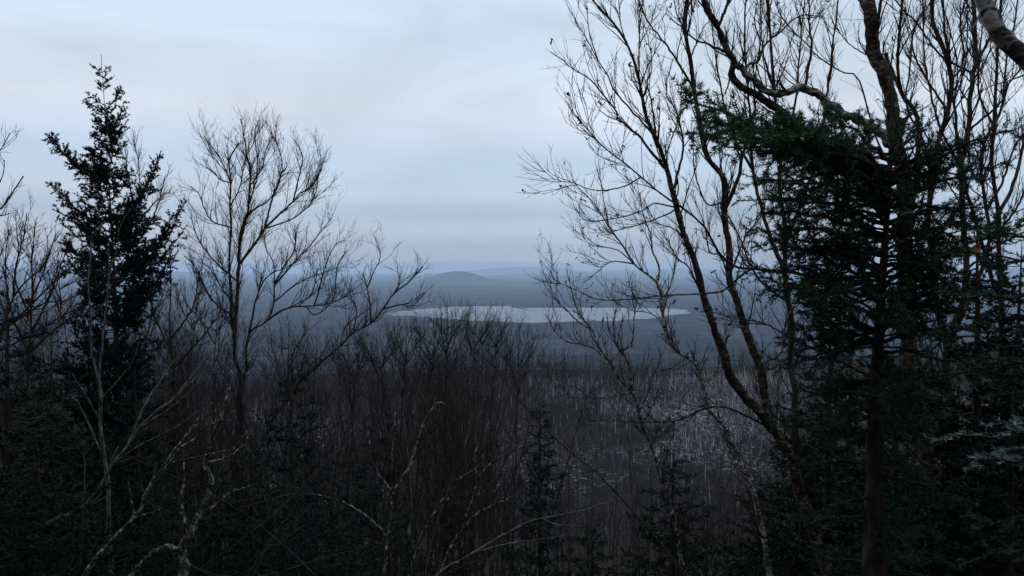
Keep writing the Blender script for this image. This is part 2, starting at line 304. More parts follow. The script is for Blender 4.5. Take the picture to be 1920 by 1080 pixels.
# ------------------------------------------------------------------ bare trees traced limb by limb
NP = 26
class Bare:
    def __init__(self, name, label, cat='tree', d=10.0, bark='birch', twig='twig', group=None):
        self.d = d; self.limbs = []; self.bark = bark; self.twig = twig; self.meta = (name, label, cat, group); self.rows = []
    def limb(self, pts, w0, w1, d0=None, dd=None, ground_base=False, bark=None, part='limb'):
        pts = np.array(pts, float)
        if d0 is None:
            if self.limbs:
                best = None
                for Pp, _ in self.limbs:
                    q = PIX(Pp); k = np.argmin(((q - pts[0]) ** 2).sum(1)); e = ((q[k] - pts[0]) ** 2).sum()
                    if best is None or e < best[0]: best = (e, Pp[k])
                d0 = best[1][1]; start = best[1] if best[0] < 30 ** 2 else None
            else: d0 = self.d; start = None
        else: start = None
        if dd is None:
            le = np.linalg.norm(np.diff(pts, axis=0), axis=1).sum() * d0 / FPX
            dd = rng.uniform(-0.35, 0.35) * le if self.limbs else 0.0
        ds = d0 + dd * np.linspace(0, 1, len(pts)) ** 1.2
        P3 = np.array([PT(x, y, z) for (x, y), z in zip(pts, ds)])
        if start is not None: P3[0] = start
        if ground_base:
            a = P3[0]; lean = (P3[0] - P3[1]); lean = lean / max(abs(lean[2]), 0.05); gz = float(ground(a[0], a[1]))
            h = a[2] - gz + 0.25
            bx = a + np.array([lean[0] * 0.35 * h, 0, -h]); bx[2] = float(ground(bx[0], bx[1])) - 0.1
            P3 = np.vstack([bx, (bx + a) / 2 + np.array([lean[0] * 0.08 * h, 0, 0]), P3])
        Pn = resample(P3, NP, 0.0)
        Pn[1:-1] += rng.standard_normal((NP - 2, 3)) * 0.10 * (w0 * d0 / FPX)
        r = (np.linspace(1, 0, NP) ** 1.25 * (w0 - w1) / 2 + w1 / 2) * (0.9 if self.limbs else 1.0)
        r = r * d0 / FPX
        if ground_base: r = r * (1 + 0.6 * np.exp(-np.linspace(0, 1, NP) * 14))
        self.limbs.append((Pn, r)); self.rows.append((part, bark or self.bark)); return self
    def build(self, b=(6, .35, .8), tw=(9, .14, .34), tt=(8, .06, .15), up=0.3, ang=36, rb=0.008, rt=0.0028, rtt=0.0016, t0=0.18, skip_trunk=False, dry=0):
        name, label, cat, group = self.meta
        base = self.limbs[0][0][0]
        root = thing(name, label, cat, base, group)
        for (Pn, r), (part, bk) in zip(self.limbs, self.rows):
            s = 9 if r[0] > 0.03 else 6
            n2 = 110 if r[0] > 0.03 else NP
            Pd = resample(Pn, n2) if n2 != NP else Pn; rd = np.interp(np.linspace(0, 1, n2), np.linspace(0, 1, NP), r)
            if n2 != NP:
                kn = rng.standard_normal(n2); kn = np.convolve(kn, np.ones(4) / 2, 'same'); rd = rd * (1 + .07 * kn); Pd = Pd + np.stack([np.convolve(rng.standard_normal(n2 + 6), np.ones(7) / 2.6, 'valid') for _ in range(3)], -1) * (rd * .10)[:, None]
            Vt, Ft = tubes(Pd[None], rd[None], s, bark=0.09 if s == 9 else 0.05)
            capi = np.arange(len(Vt) - s, len(Vt))[None, :]
            ch = [(Vt, Ft, 0)] + ([(Vt, np.array([[capi[0, 0], capi[0, k], capi[0, k + 1]] for k in range(1, s - 1)]), 0)])
            link_mesh(part, ch, M[bk], root, base)
        src = self.limbs[1:] if skip_trunk else self.limbs
        P = np.array([l[0] for l in src]); Rr = np.array([l[1] for l in src])
        P1, R1 = sprout(P, Rr, b[0], t0, 1.0, b[1], b[2], ang, up, 0.14, 7, 0.55, rt, rb)
        tips = P[:, -6:]; rtips = Rr[:, -6:]
        P2, R2 = sprout(P1, R1, tw[0], .12, 1, tw[1], tw[2], ang, up, 0.16, 5, 0.7, rtt * 1.15, rt)
        P2b, R2b = sprout(P, Rr, tw[0] * 0.45, max(t0, .3), 1, tw[1], tw[2], ang, up, 0.16, 5, 0.6, rtt * 1.15, rt)
        P2 = np.concatenate([P2, P2b]); R2 = np.concatenate([R2, R2b])
        P3, R3 = sprout(P2, R2, tt[0], .15, 1, tt[1], tt[2], ang, up, 0.16, 4, 0.8, rtt * 0.8, rtt)
        ch = [(*tubes(P1, R1, 5), 0), (*tubes(P2, R2, 3), 0), (*tubes(P3, R3, 3), 0)]
        o = link_mesh('twigs', ch, M[self.twig], root, base); o['kind'] = 'stuff'
        if dry:
            pick = rng.choice(len(P3), dry); Q = P3[pick, -1]
            ch = []
            for k in range(3):
                A = Q; B = Q + rng.standard_normal(Q.shape) * [.012, .012, .014]; C = B + rng.standard_normal(Q.shape) * .009; D_ = A + rng.standard_normal(Q.shape) * .009
                Vq = np.stack([A, D_, B, C], 1).reshape(-1, 3); q = np.arange(len(A))[:, None] * 4
                ch.append((Vq, q + np.array([[0, 1, 2, 3]]), 0))
            o = link_mesh('withered_catkins', ch, M['dry'], root, base, smooth=False); o['kind'] = 'stuff'
        self.root = root; return root

# --- grey multi-stemmed tree right of the spruce
T = Bare('bare_tree', 'tall bare tree with two parallel stems and a wide twig fan right of the spruce', d=14, bark='dark_bark')
T.limb([(450, 760), (446, 690), (439, 634), (434, 563), (429, 497), (431, 450), (431, 388), (433, 328), (433, 288), (447, 268)], 15.84, 2.5, ground_base=True, part='trunk')
T.limb([(438, 625), (444, 572), (447, 497), (449, 452), (460, 410), (467, 383), (469, 343), (469, 321), (461, 288), (458, 261), (451, 223)], 8.64, 2, dd=.4)
T.limb([(447, 497), (460, 479), (482, 450), (495, 430), (522, 403), (549, 379), (562, 363), (584, 348), (598, 325), (604, 300)], 6.48, 2)
T.limb([(450, 470), (464, 405), (482, 390), (509, 370), (524, 334), (541, 322)], 5.04, 2)
T.limb([(495, 428), (509, 379), (524, 337), (529, 312), (524, 283), (515, 259), (507, 248)], 4.32, 1.5)
T.limb([(549, 379), (558, 343), (563, 321), (567, 292), (553, 263)], 3.6, 1.5)
T.limb([(495, 430), (545, 412), (580, 385), (594, 350), (602, 290)], 3.6, 1.5)
T.limb([(431, 328), (413, 297), (395, 274), (382, 254)], 3.24, 1.5)
T.limb([(432, 357), (415, 337), (395, 319), (375, 308)], 3.24, 1.5)
T.limb([(429, 439), (395, 412), (373, 365), (358, 350)], 3.6, 1.5)
T.limb([(429, 525), (404, 492), (375, 454), (362, 421), (358, 400)], 4.32, 1.5)
T.limb([(435, 579), (407, 525), (398, 500)], 4.32, 2)
T.limb([(469, 343), (490, 318), (498, 285), (510, 255)], 2.88, 1.5)
T.limb([(433, 375), (450, 350), (459, 300), (475, 268), (480, 235)], 3.24, 1.5)
T.limb([(467, 383), (480, 340), (482, 300), (478, 250), (485, 225)], 2.88, 1.5)
T.limb([(431, 600), (395, 560), (365, 500), (345, 480)], 4.32, 1.5)
T.build(b=(14, .3, 1.1), tw=(12, .16, .52), tt=(9, .08, .24), up=.3, rb=.0066, rt=.0034, rtt=.0022, ang=34, t0=.12)

T = Bare('bare_tree', 'low bare tree with a long horizontal limb beside the tall two-stemmed tree', d=13, bark='dark_bark')
T.limb([(455, 760), (460, 690), (469, 625), (500, 603), (515, 554), (518, 534), (540, 488), (555, 459), (555, 435)], 10.08, 2, ground_base=True, part='trunk')
T.limb([(518, 534), (547, 497), (584, 457), (602, 434), (622, 408)], 4.32, 1.5)
T.limb([(500, 603), (527, 583), (549, 575), (602, 572), (636, 561), (668, 540)], 5.2, 1.8)
T.limb([(590, 572), (598, 545), (604, 519), (615, 486), (629, 459), (647, 450)], 3.6, 1.5)
T.limb([(545, 576), (580, 555), (592, 525), (594, 500)], 2.88, 1.5)
T.limb([(464, 652), (473, 597), (480, 560), (500, 520), (540, 500), (580, 480)], 5.04, 1.5)
T.limb([(518, 540), (512, 490), (500, 470), (495, 440)], 2.88, 1.5)
T.limb([(575, 573), (592, 590), (625, 560), (632, 500), (650, 470)], 2.88, 1.5)
T.limb([(515, 560), (560, 530), (605, 512), (640, 500)], 3.6, 1.5)
T.build(b=(13, .3, 1.0), tw=(11, .15, .45), tt=(8, .08, .22), up=.3, rb=.0066, rt=.0033, rtt=.0022)

T = Bare('bare_tree', 'dark bare tree leaning right with its upcurved crown just left of the lake', d=13, bark='dark_bark')
T.limb([(470, 960), (480, 870), (510, 790), (560, 720), (616, 667), (647, 640), (673, 616), (713, 591), (718, 576), (740, 549), (771, 524), (793, 500)], 12.8, 2, ground_base=True, part='trunk')
T.limb([(713, 591), (753, 571), (773, 573), (798, 549)], 4.0, 1.5)
T.limb([(692, 600), (693, 564), (687, 536), (680, 511)], 4.8, 1.5)
T.limb([(691, 540), (700, 511), (713, 482), (707, 460)], 3.2, 1.5)
T.limb([(665, 622), (668, 580), (655, 550), (660, 520)], 3.2, 1.5)
T.limb([(735, 553), (748, 530), (745, 500)], 3.2, 1.5)
T.limb([(640, 645), (650, 610), (690, 580), (705, 560)], 3.2, 1.5)
T.build(b=(13, .25, .9), tw=(11, .15, .42), tt=(8, .08, .22), up=.3, rb=.0066, rt=.0033, rtt=.0022, t0=.3)

# --- the pair of big birches centre right
T = Bare('birch_tree', 'tall mossy birch forking centre right, left stem leaning out over the lake', d=6.0, bark='birch')
T.limb([(1556, 1085), (1530, 1000), (1500, 930), (1470, 840), (1440, 770), (1430, 705), (1413, 658), (1402, 622), (1391, 580), (1371, 524), (1369, 480), (1362, 438), (1356, 398), (1352, 367), (1349, 329), (1336, 304),
        (1327, 278), (1310, 220), (1298, 169), (1296, 111), (1289, 60), (1289, -10)], 29.52, 7, ground_base=True, part='trunk')
T.limb([(1447, 790), (1400, 745), (1375, 713), (1358, 671), (1344, 635), (1327, 587), (1313, 535), (1298, 480), (1282, 442), (1271, 393), (1262, 367), (1249, 331), (1242, 298), (1233, 264), (1213, 220), (1207, 189), (1195, 162),
        (1188, 124), (1184, 100), (1171, 73), (1151, 51), (1142, 29), (1109, 0), (1095, -20)], 22.14, 3, dd=-.5)
T.limb([(1356, 398), (1371, 367), (1384, 333), (1389, 304), (1410, 230), (1416, 190), (1412, 120)], 9.84, 3)
T.limb([(1242, 322), (1215, 278), (1198, 253), (1182, 244), (1158, 220), (1155, 209), (1131, 178), (1109, 151), (1080, 133), (1064, 120), (1033, 98)], 6.56, 1.6)
T.limb([(1218, 240), (1153, 171), (1140, 142), (1118, 107), (1093, 60), (1078, 38)], 4.92, 1.5)
T.limb([(1233, 262), (1227, 233), (1220, 184), (1213, 155), (1222, 129), (1218, 89), (1211, 55)], 4.51, 1.6)
T.limb([(1264, 370), (1264, 353), (1273, 315), (1280, 287), (1278, 249), (1267, 204), (1251, 184), (1253, 144), (1262, 110)], 6.56, 1.8)
T.limb([(1195, 164), (1198, 144), (1198, 100), (1200, 29), (1199, -10)], 4.1, 2)
T.limb([(1298, 150), (1287, 144), (1253, 89), (1231, 62), (1209, 29), (1198, -5)], 5.74, 2.5)
T.limb([(1256, 378), (1227, 382), (1198, 398), (1144, 411), (1104, 414), (1087, 404), (1080, 388)], 3.69, 1.5)
T.limb([(1266, 391), (1249, 402), (1209, 418), (1158, 431), (1138, 440), (1122, 427)], 3.69, 1.5)
T.limb([(1298, 104), (1304, 85), (1320, 50), (1330, 40)], 4.1, 2)
T.limb([(1450, 795), (1406, 783), (1365, 765), (1323, 765), (1273, 788), (1229, 791), (1187, 791), (1146, 788), (1104, 787)], 5.74, 1.6)
T.limb([(1240, 305), (1225, 260), (1210, 225), (1180, 190)], 3.28, 1.5)
T.limb([(1290, 460), (1265, 430), (1230, 415), (1205, 370)], 3.28, 1.5)
T.limb([(1316, 545), (1290, 500), (1270, 485), (1240, 430)], 4.1, 1.5)
T.limb([(1371, 500), (1400, 440), (1430, 400), (1440, 330)], 4.92, 1.8)
T.limb([(1352, 360), (1330, 385), (1310, 350), (1300, 300), (1302, 240)], 4.1, 1.6)
T.limb([(1378, 540), (1350, 480), (1330, 470), (1320, 420), (1305, 380)], 4.1, 1.6)
T.limb([(1430, 705), (1465, 660), (1475, 600), (1510, 540)], 4.92, 1.6)
T.limb([(1290, 60), (1270, 30), (1262, -10)], 3.28, 2)
T.limb([(1184, 100), (1165, 50), (1160, 0)], 3.28, 2)
T.limb([(1120, 110), (1105, 60), (1100, 10)], 2.87, 1.5)
T.build(b=(16, .14, .66), tw=(16, .08, .30), tt=(11, .03, .13), up=.34, ang=32, rb=.006, rt=.0024, rtt=.0016, dry=110, t0=.3)

T = Bare('birch_tree', 'slender pale birch with peeling bark standing left of the mossy forked birch', d=7.0, bark='pale_birch', twig='twig')
T.limb([(1420, 960), (1390, 870), (1362, 809), (1346, 786), (1315, 744), (1318, 718), (1312, 692), (1281, 669), (1258, 645), (1253, 636), (1247, 604), (1240, 573), (1238, 540), (1220, 522), (1193, 498), (1184, 478), (1153, 446), (1131, 411), (1109, 380), (1085, 352)], 17.0, 2, ground_base=True, part='trunk')
T.limb([(1238, 540), (1236, 502), (1224, 473), (1220, 440), (1205, 400), (1200, 360)], 5.1, 1.5)
T.limb([(1184, 478), (1160, 470), (1120, 460), (1095, 440)], 3.4, 1.5)
T.limb([(1247, 604), (1225, 590), (1180, 580), (1150, 560)], 3.4, 1.5)
T.limb([(1131, 411), (1133, 380), (1128, 350), (1120, 320)], 2.98, 1.5)
T.limb([(1240, 560), (1262, 520), (1270, 470), (1290, 440)], 3.4, 1.5)
T.limb([(1318, 718), (1350, 680), (1360, 640), (1390, 600)], 4.25, 1.5)
T.limb([(1190, 495), (1150, 490), (1120, 500), (1085, 470)], 3.4, 1.5)
T.build(b=(15, .16, .65), tw=(15, .09, .32), tt=(9, .04, .14), up=.34, ang=33, rb=.006, rt=.0027, rtt=.0018, dry=60, t0=.3)

T = Bare('birch_tree', 'thin dark young birch leaning left across the right half of the lake', d=7.5, bark='lichen_bark')
T.limb([(1260, 960), (1235, 880), (1216, 827), (1200, 786), (1190, 744), (1156, 705), (1141, 674), (1117, 640), (1109, 618), (1093, 593), (1080, 578), (1074, 547), (1066, 520)], 13, 1.8, ground_base=True, part='trunk')
T.limb([(1141, 674), (1115, 655), (1091, 647), (1062, 640), (1038, 618), (1024, 590)], 4, 1.5)
T.limb([(1109, 618), (1080, 600), (1064, 582), (1049, 569), (1022, 520)], 4, 1.5)
T.limb([(1190, 744), (1182, 708), (1177, 679), (1156, 645), (1150, 600), (1165, 560)], 8, 1.6)
T.limb([(1165, 660), (1185, 640), (1190, 590), (1200, 540)], 5, 1.5)
T.limb([(1190, 744), (1130, 745), (1080, 745), (1040, 742)], 4, 1.4)
T.limb([(1200, 770), (1215, 735), (1225, 700), (1260, 690)], 5, 1.4)
T.build(b=(14, .16, .65), tw=(14, .09, .32), tt=(9, .04, .14), up=.34, ang=33, rb=.006, rt=.0027, rtt=.0018, dry=40, t0=.3)

# --- right hand birch with crooked limbs
T = Bare('birch_tree', 'thick dark birch at right with two crooked limbs arching left over the fir', d=6.0, bark='birch')
T.limb([(1800, 1110), (1770, 1000), (1735, 850), (1712, 700), (1702, 560), (1697, 450), (1690, 340), (1684, 280), (1672, 220), (1660, 165), (1645, 100), (1625, 20), (1612, -30)], 37.84, 24, ground_base=True, part='trunk')
T.limb([(1692, 345), (1670, 330), (1640, 320), (1585, 300), (1540, 275), (1510, 250), (1487, 229), (1469, 211), (1444, 196), (1404, 173), (1374, 150), (1372, 132), (1376, 112), (1369, 93), (1347, 60), (1322, 20), (1314, -15)], 21.5, 11, dd=-.5)
T.limb([(1684, 275), (1670, 268), (1640, 245), (1600, 222), (1556, 196), (1529, 178), (1502, 162), (1476, 173), (1449, 175), (1422, 156), (1396, 133), (1378, 118)], 18.92, 13, dd=-.35, bark='pale_birch')
T.limb([(1367, 93), (1329, 84), (1302, 73), (1280, 53), (1255, 35)], 6.02, 2)
T.limb([(1350, 58), (1358, 22), (1369, -10)], 6.88, 6)
T.limb([(1396, 128), (1410, 118), (1420, 116), (1436, 82), (1458, 64), (1480, 44), (1502, 29), (1540, 30)], 6.88, 2)
T.limb([(1505, 160), (1516, 124), (1522, 89), (1518, 44), (1516, -10)], 6.88, 3)
T.limb([(1690, 350), (1640, 250), (1610, 148), (1580, 135), (1540, 110), (1510, 80), (1470, 40), (1450, -5)], 4.3, 2)
T.limb([(1674, 139), (1646, 80), (1648, 35), (1653, -10)], 7.74, 6)
T.limb([(1700, 500), (1722, 246), (1693, 177), (1676, 142), (1660, 100)], 11.18, 8)
T.limb([(1692, 175), (1684, 142), (1684, 94), (1689, 35), (1693, -10)], 6.88, 5)
T.limb([(1660, 112), (1630, 105), (1590, 80), (1560, 40)], 3.44, 1.5)
T.limb([(1676, 225), (1690, 232), (1697, 226)], 12.04, 9, part='broken_stub')
T.limb([(1420, 116), (1425, 80), (1415, 40), (1420, 0)], 3.44, 2)
T.limb([(1470, 172), (1460, 140), (1475, 100), (1490, 60)], 3.44, 1.5)
T.limb([(1374, 130), (1362, 170), (1345, 200)], 4.3, 1.6)
T.limb([(1705, 600), (1600, 560), (1524, 524), (1482, 511), (1416, 504), (1384, 502), (1358, 484), (1342, 464), (1327, 436), (1309, 411), (1273, 387), (1253, 373), (1209, 338), (1162, 298), (1140, 284), (1093, 233), (1084, 219)], 8.6, 1.8, dd=-1.6)
T.limb([(1416, 504), (1398, 511), (1358, 544), (1340, 549), (1253, 554), (1198, 560), (1162, 562), (1127, 562), (1102, 556), (1076, 542), (1042, 527), (1033, 509)], 5.16, 1.8)
T.limb([(1210, 340), (1171, 349), (1131, 357), (1100, 353), (1073, 342), (1051, 340), (1040, 327)], 3.44, 1.6)
T.limb([(1700, 720), (1600, 690), (1500, 640), (1430, 605), (1400, 600), (1330, 585)], 7.74, 2, dd=-.6)
T.build(b=(13, .16, .75), tw=(16, .08, .32), tt=(11, .03, .14), up=.34, rb=.006, rt=.0024, rtt=.0016, dry=80, t0=.34)

T = Bare('bare_tree', 'dark many-stemmed tree fanning upward behind the fir at the right edge', d=7.0, bark='dark_bark')
T.limb([(1800, 1110), (1790, 900), (1780, 700), (1760, 560), (1742, 420), (1745, 330), (1760, 260), (1774, 205), (1781, 146), (1764, 78), (1752, 35), (1748, -20)], 24.0, 7, ground_base=True, part='trunk')
T.limb([(1782, 640), (1810, 540), (1807, 432), (1802, 338), (1814, 248), (1821, 153), (1827, 118), (1828, 71), (1823, -20)], 12.8, 9)
T.limb([(1781, 150), (1802, 127), (1806, 90), (1800, 40), (1815, -10)], 4.8, 3)
T.limb([(1814, 145), (1764, 104), (1722, 47), (1696, 21), (1670, -10)], 4.8, 3)
T.limb([(1812, 300), (1818, 246), (1875, 194), (1894, 153), (1925, 120)], 6.4, 3)
T.limb([(1785, 640), (1850, 480), (1847, 373), (1838, 310), (1850, 260), (1880, 200), (1885, 120), (1900, 60), (1910, -10)], 9.6, 3)
T.limb([(1850, 400), (1880, 340), (1900, 280), (1920, 250)], 6.4, 3)
T.limb([(1830, 120), (1860, 60), (1868, -10)], 5.6, 3)
T.limb([(1774, 200), (1745, 160), (1715, 105), (1712, 60), (1735, 10)], 4.8, 3)
T.limb([(1745, 330), (1730, 260), (1700, 200), (1705, 130), (1712, 60)], 4.8, 3)
T.limb([(1768, 240), (1800, 190), (1850, 110), (1860, 60)], 4.0, 2)
T.limb([(1850, 440), (1900, 400), (1930, 340)], 5.6, 3)
T.limb([(1800, 500), (1870, 460), (1930, 430)], 5.6, 3)
T.limb([(1780, 300), (1790, 200), (1795, 120), (1775, 30)], 4.0, 2)
T.build(b=(16, .2, .95), tw=(14, .1, .4), tt=(9, .05, .17), up=.36, ang=32, rb=.008, rt=.0027, rtt=.0018, t0=.34)

T = Bare('bare_tree', 'fine-twigged bare tree behind the crooked limbs, filling the sky between them and the forked birch', d=9.0, bark='dark_bark')
T.limb([(1500, 1000), (1490, 800), (1480, 600), (1470, 450), (1462, 300), (1452, 150), (1440, 40), (1436, -40)], 20, 4, ground_base=True, part='trunk')
T.limb([(1475, 520), (1430, 400), (1410, 300), (1405, 200), (1395, 60), (1400, -40)], 9, 3)
T.limb([(1470, 450), (1520, 330), (1545, 220), (1560, 100), (1575, -30)], 9, 3)
T.limb([(1462, 300), (1490, 200), (1500, 90), (1512, -30)], 6, 2.5)
T.limb([(1455, 180), (1430, 90), (1425, -20)], 5, 2)
T.limb([(1415, 330), (1370, 240), (1345, 130), (1330, 0)], 6, 2)
T.limb([(1478, 580), (1420, 520), (1380, 430), (1350, 380)], 6, 2)
T.build(b=(12, .25, .9), tw=(10, .12, .42), tt=(7, .06, .18), up=.36, ang=32, rb=.007, rt=.003, rtt=.0022, t0=.3)
T = Bare('bare_tree', 'bare tree behind the many-stemmed tree, its twigs filling the sky near the right edge', d=9.5, bark='dark_bark')
T.limb([(1890, 1000), (1885, 800), (1880, 600), (1870, 430), (1862, 300), (1866, 150), (1875, 20), (1878, -40)], 20, 4, ground_base=True, part='trunk')
T.limb([(1878, 560), (1830, 420), (1800, 300), (1785, 160), (1770, 30), (1765, -40)], 9, 3)
T.limb([(1870, 430), (1905, 330), (1925, 220), (1935, 80)], 8, 3)
T.limb([(1805, 320), (1760, 230), (1735, 120), (1730, -20)], 6, 2)
T.limb([(1864, 260), (1835, 170), (1840, 70), (1850, -30)], 5, 2)
T.limb([(1790, 200), (1810, 120), (1815, 20)], 4, 2)
T.build(b=(12, .25, .9), tw=(10, .12, .42), tt=(7, .06, .18), up=.36, ang=32, rb=.007, rt=.003, rtt=.0022, t0=.3)
T = Bare('birch_tree', 'thick pale birch limb slanting out of the top right corner of the picture', d=3.6, bark='pale_birch')
T.limb([(2060, 1100), (2050, 700), (2010, 350), (1965, 205), (1925, 132), (1915, 116), (1894, 90), (1868, 57), (1849, 19), (1836, -20), (1815, -60)], 62, 30, ground_base=True, part='trunk')
T.limb([(1905, 104), (1925, 85), (1950, 80)], 12, 6)
T.limb([(1930, 140), (1895, 150), (1850, 165), (1820, 190)], 5, 1.6)
T.limb([(1845, 15), (1825, 50), (1800, 60)], 5, 2)
T.build(b=(1.2, .1, .3), tw=(5, .05, .16), tt=(4, .03, .06), up=.3, rb=.004, rt=.0016, rtt=.0011, t0=.45)

# --- pale leaning stems at lower left
T = Bare('bare_sapling', 'thin grey sapling rising in front of the tall spruce', d=8.0, bark='grey_bark', twig='twig_brown')
T.limb([(207, 1060), (205, 990), (200, 890), (192, 830), (187, 765), (182, 705), (170, 640), (172, 580), (165, 538), (171, 469), (178, 431), (196, 415)], 15, 2, ground_base=True, part='trunk')
T.limb([(192, 765), (220, 715), (250, 675), (260, 640)], 4.5, 1.5)
T.limb([(184, 700), (206, 513), (218, 475), (225, 425), (250, 384)], 5, 1.5)
T.limb([(175, 600), (200, 560), (203, 500), (205, 440)], 4, 1.5)
T.limb([(188, 770), (160, 740), (135, 700)], 4, 1.5)
T.limb([(195, 850), (140, 745), (110, 760), (60, 790)], 4, 1.5)
T.build(b=(4, .15, .5), tw=(7, .08, .25), tt=(4, .04, .1), up=.3, rt=.0024, rtt=.0016, t0=.3)

T = Bare('bare_sapling', 'pale lichen-spotted sapling leaning right from the bottom edge, nearest of the leaning stems', d=6.2, bark='lichen_bark', twig='twig_grey')
T.limb([(140, 1110), (160, 1080), (210, 1015), (250, 975), (280, 920), (320, 865), (360, 820), (400, 790), (440, 770)], 20, 2.5, ground_base=True, part='trunk')
T.limb([(280, 915), (315, 860), (350, 815), (375, 780), (402, 752)], 7, 2)
T.limb([(250, 975), (300, 955), (330, 930)], 5, 1.5)
T.limb([(320, 865), (345, 862), (400, 850), (440, 840)], 4.5, 1.5)
T.limb([(245, 950), (240, 900), (246, 870)], 4, 1.5)
T.limb([(330, 850), (370, 795), (410, 765)], 5, 1.5)
T.build(b=(5, .12, .4), tw=(6, .08, .2), tt=(3, .04, .1), up=.2, rt=.0024, rtt=.0016, t0=.35)

T = Bare('bare_sapling', 'long leaning bare sapling with several parallel grey branches, left of centre', d=7.4, bark='grey_bark', twig='twig_grey')
T.limb([(-20, 1050), (10, 1030), (100, 975), (165, 940), (205, 882), (245, 830), (280, 780), (320, 750), (380, 705), (420, 690)], 17, 2.5, ground_base=True, part='trunk')
T.limb([(245, 825), (270, 765), (300, 715), (340, 660), (362, 625)], 7, 2)
T.limb([(262, 805), (320, 765), (370, 720), (410, 670)], 6, 2)
T.limb([(285, 778), (330, 740), (370, 690), (385, 650)], 5, 1.5)
T.limb([(220, 862), (270, 830), (330, 800), (370, 770)], 5, 1.5)
T.limb([(205, 885), (215, 850), (222, 838)], 5, 2)
T.build(b=(6, .15, .5), tw=(6, .1, .25), tt=(4, .05, .12), up=.2, rt=.0026, rtt=.0017, t0=.35)

T = Bare('birch_tree', 'rough flaking birch trunk with a bent side branch at the bottom left of centre', d=6.4, bark='lichen_bark', twig='twig_brown')
T.limb([(350, 1110), (343, 1060), (345, 1020), (370, 975), (393, 930), (391, 865), (396, 820), (420, 760), (430, 700)], 34, 4, ground_base=True, part='trunk')
T.limb([(372, 972), (425, 930), (450, 918), (475, 910)], 13, 3)
T.limb([(347, 1030), (300, 1028), (262, 1062), (240, 1085)], 12, 10)
T.limb([(392, 880), (440, 850), (475, 800), (480, 760)], 8, 2)
T.limb([(345, 1010), (340, 950), (345, 890), (342, 840)], 10, 2)
T.build(b=(4, .12, .4), tw=(7, .07, .2), tt=(5, .04, .1), up=.2, rt=.0022, rtt=.0015, t0=.3)

# --- centre birch clump at the bottom
T = Bare('birch_tree', 'pale spotted birch clump with three curving stems at bottom centre', d=7.6, bark='lichen_bark', twig='twig_brown')
T.limb([(720, 1110), (725, 1030), (735, 940), (735, 865), (740, 800), (745, 770), (770, 735)], 12, 2, ground_base=True, part='trunk')
T.limb([(760, 1110), (780, 1040), (800, 990), (835, 930), (855, 900), (875, 892), (900, 870)], 13, 2, d0=7.7, ground_base=True)
T.limb([(820, 1110), (830, 1065), (865, 990), (895, 910), (900, 890), (930, 860), (960, 848), (1020, 822)], 13, 2, d0=7.3, ground_base=True)
T.limb([(735, 935), (770, 870), (785, 820), (800, 780), (820, 755), (835, 758)], 8, 2, bark='pale_birch')
T.limb([(735, 930), (700, 870), (690, 820), (670, 790)], 6, 1.5)
T.limb([(860, 995), (900, 960), (960, 930), (1010, 880)], 6, 1.5)
T.limb([(895, 910), (890, 860), (905, 800), (910, 740)], 6, 1.5)
T.limb([(735, 1000), (690, 970), (640, 940), (580, 925)], 6, 1.5)
T.limb([(800, 990), (850, 920), (870, 850), (880, 790)], 6, 1.5)
T.build(b=(12, .2, .8), tw=(10, .1, .36), tt=(7, .05, .15), up=.28, rt=.003, rtt=.002, t0=.25)

T = Bare('fallen_sapling', 'long bare stem bending low from lower centre to the right', d=7.0, bark='grey_bark', twig='twig_grey')
T.limb([(800, 1100), (880, 1040), (940, 1005), (1005, 975), (1080, 960), (1150, 937)], 10, 2, ground_base=True, part='trunk')
T.limb([(880, 1042), (950, 1020), (1010, 1012), (1090, 1000)], 5, 1.5)
T.limb([(1005, 975), (1050, 985), (1100, 985)], 4, 1.5)
T.build(b=(6, .12, .4), tw=(6, .08, .2), tt=(4, .04, .1), up=.15, rt=.0024, rtt=.0016, t0=.3)

# --- twiggy trees at the left edge
T = Bare('bare_tree', 'bare tree reaching in from the left edge, upper twigs against the sky', d=9.0, bark='dark_bark')
T.limb([(-160, 1100), (-150, 800), (-130, 600), (-90, 450), (-50, 420), (0, 390), (30, 362), (44, 330)], 18, 2, ground_base=True, part='trunk')
T.limb([(-110, 500), (-70, 350), (-20, 300), (5, 275), (18, 250)], 7, 1.5)
T.limb([(-60, 425), (-20, 410), (20, 400)], 5, 2)
T.limb([(-50, 420), (-20, 380), (5, 330), (8, 300)], 4, 1.5)
T.build(b=(8, .2, .6), tw=(9, .1, .3), tt=(6, .05, .14), up=.3, rt=.0034, rtt=.0024, t0=.5)
T = Bare('bare_tree', 'bushy bare tree with a rounded twig crown left of the tall spruce', d=11.0, bark='dark_bark')
T.limb([(-20, 800), (-10, 690), (10, 600), (40, 540), (80, 500), (105, 440)], 16, 2, ground_base=True, part='trunk')
T.limb([(10, 600), (-10, 530), (0, 480), (20, 430)], 6, 1.5)
T.limb([(30, 555), (30, 500), (45, 440), (50, 400)], 5, 1.5)
T.limb([(0, 620), (50, 580), (110, 520), (150, 490)], 6, 1.5)
T.limb([(20, 600), (80, 570), (130, 560), (180, 520)], 5, 1.5)
T.limb([(0, 650), (70, 620), (120, 590), (160, 575)], 5, 1.5)
T.build(b=(11, .25, .8), tw=(10, .14, .4), tt=(7, .06, .18), up=.32, rt=.0042, rtt=.003, t0=.2)
T = Bare('bare_tree', 'bushy dark bare tree filling the gap at the left edge under the upper twigs', d=12.0, bark='dark_bark')
T.limb([(40, 900), (48, 760), (55, 660), (62, 560), (60, 480), (66, 415)], 12, 1.8, ground_base=True, part='trunk')
T.limb([(55, 660), (20, 580), (10, 500), (15, 430)], 6, 1.5)
T.limb([(60, 620), (95, 550), (120, 480), (130, 450)], 6, 1.5)
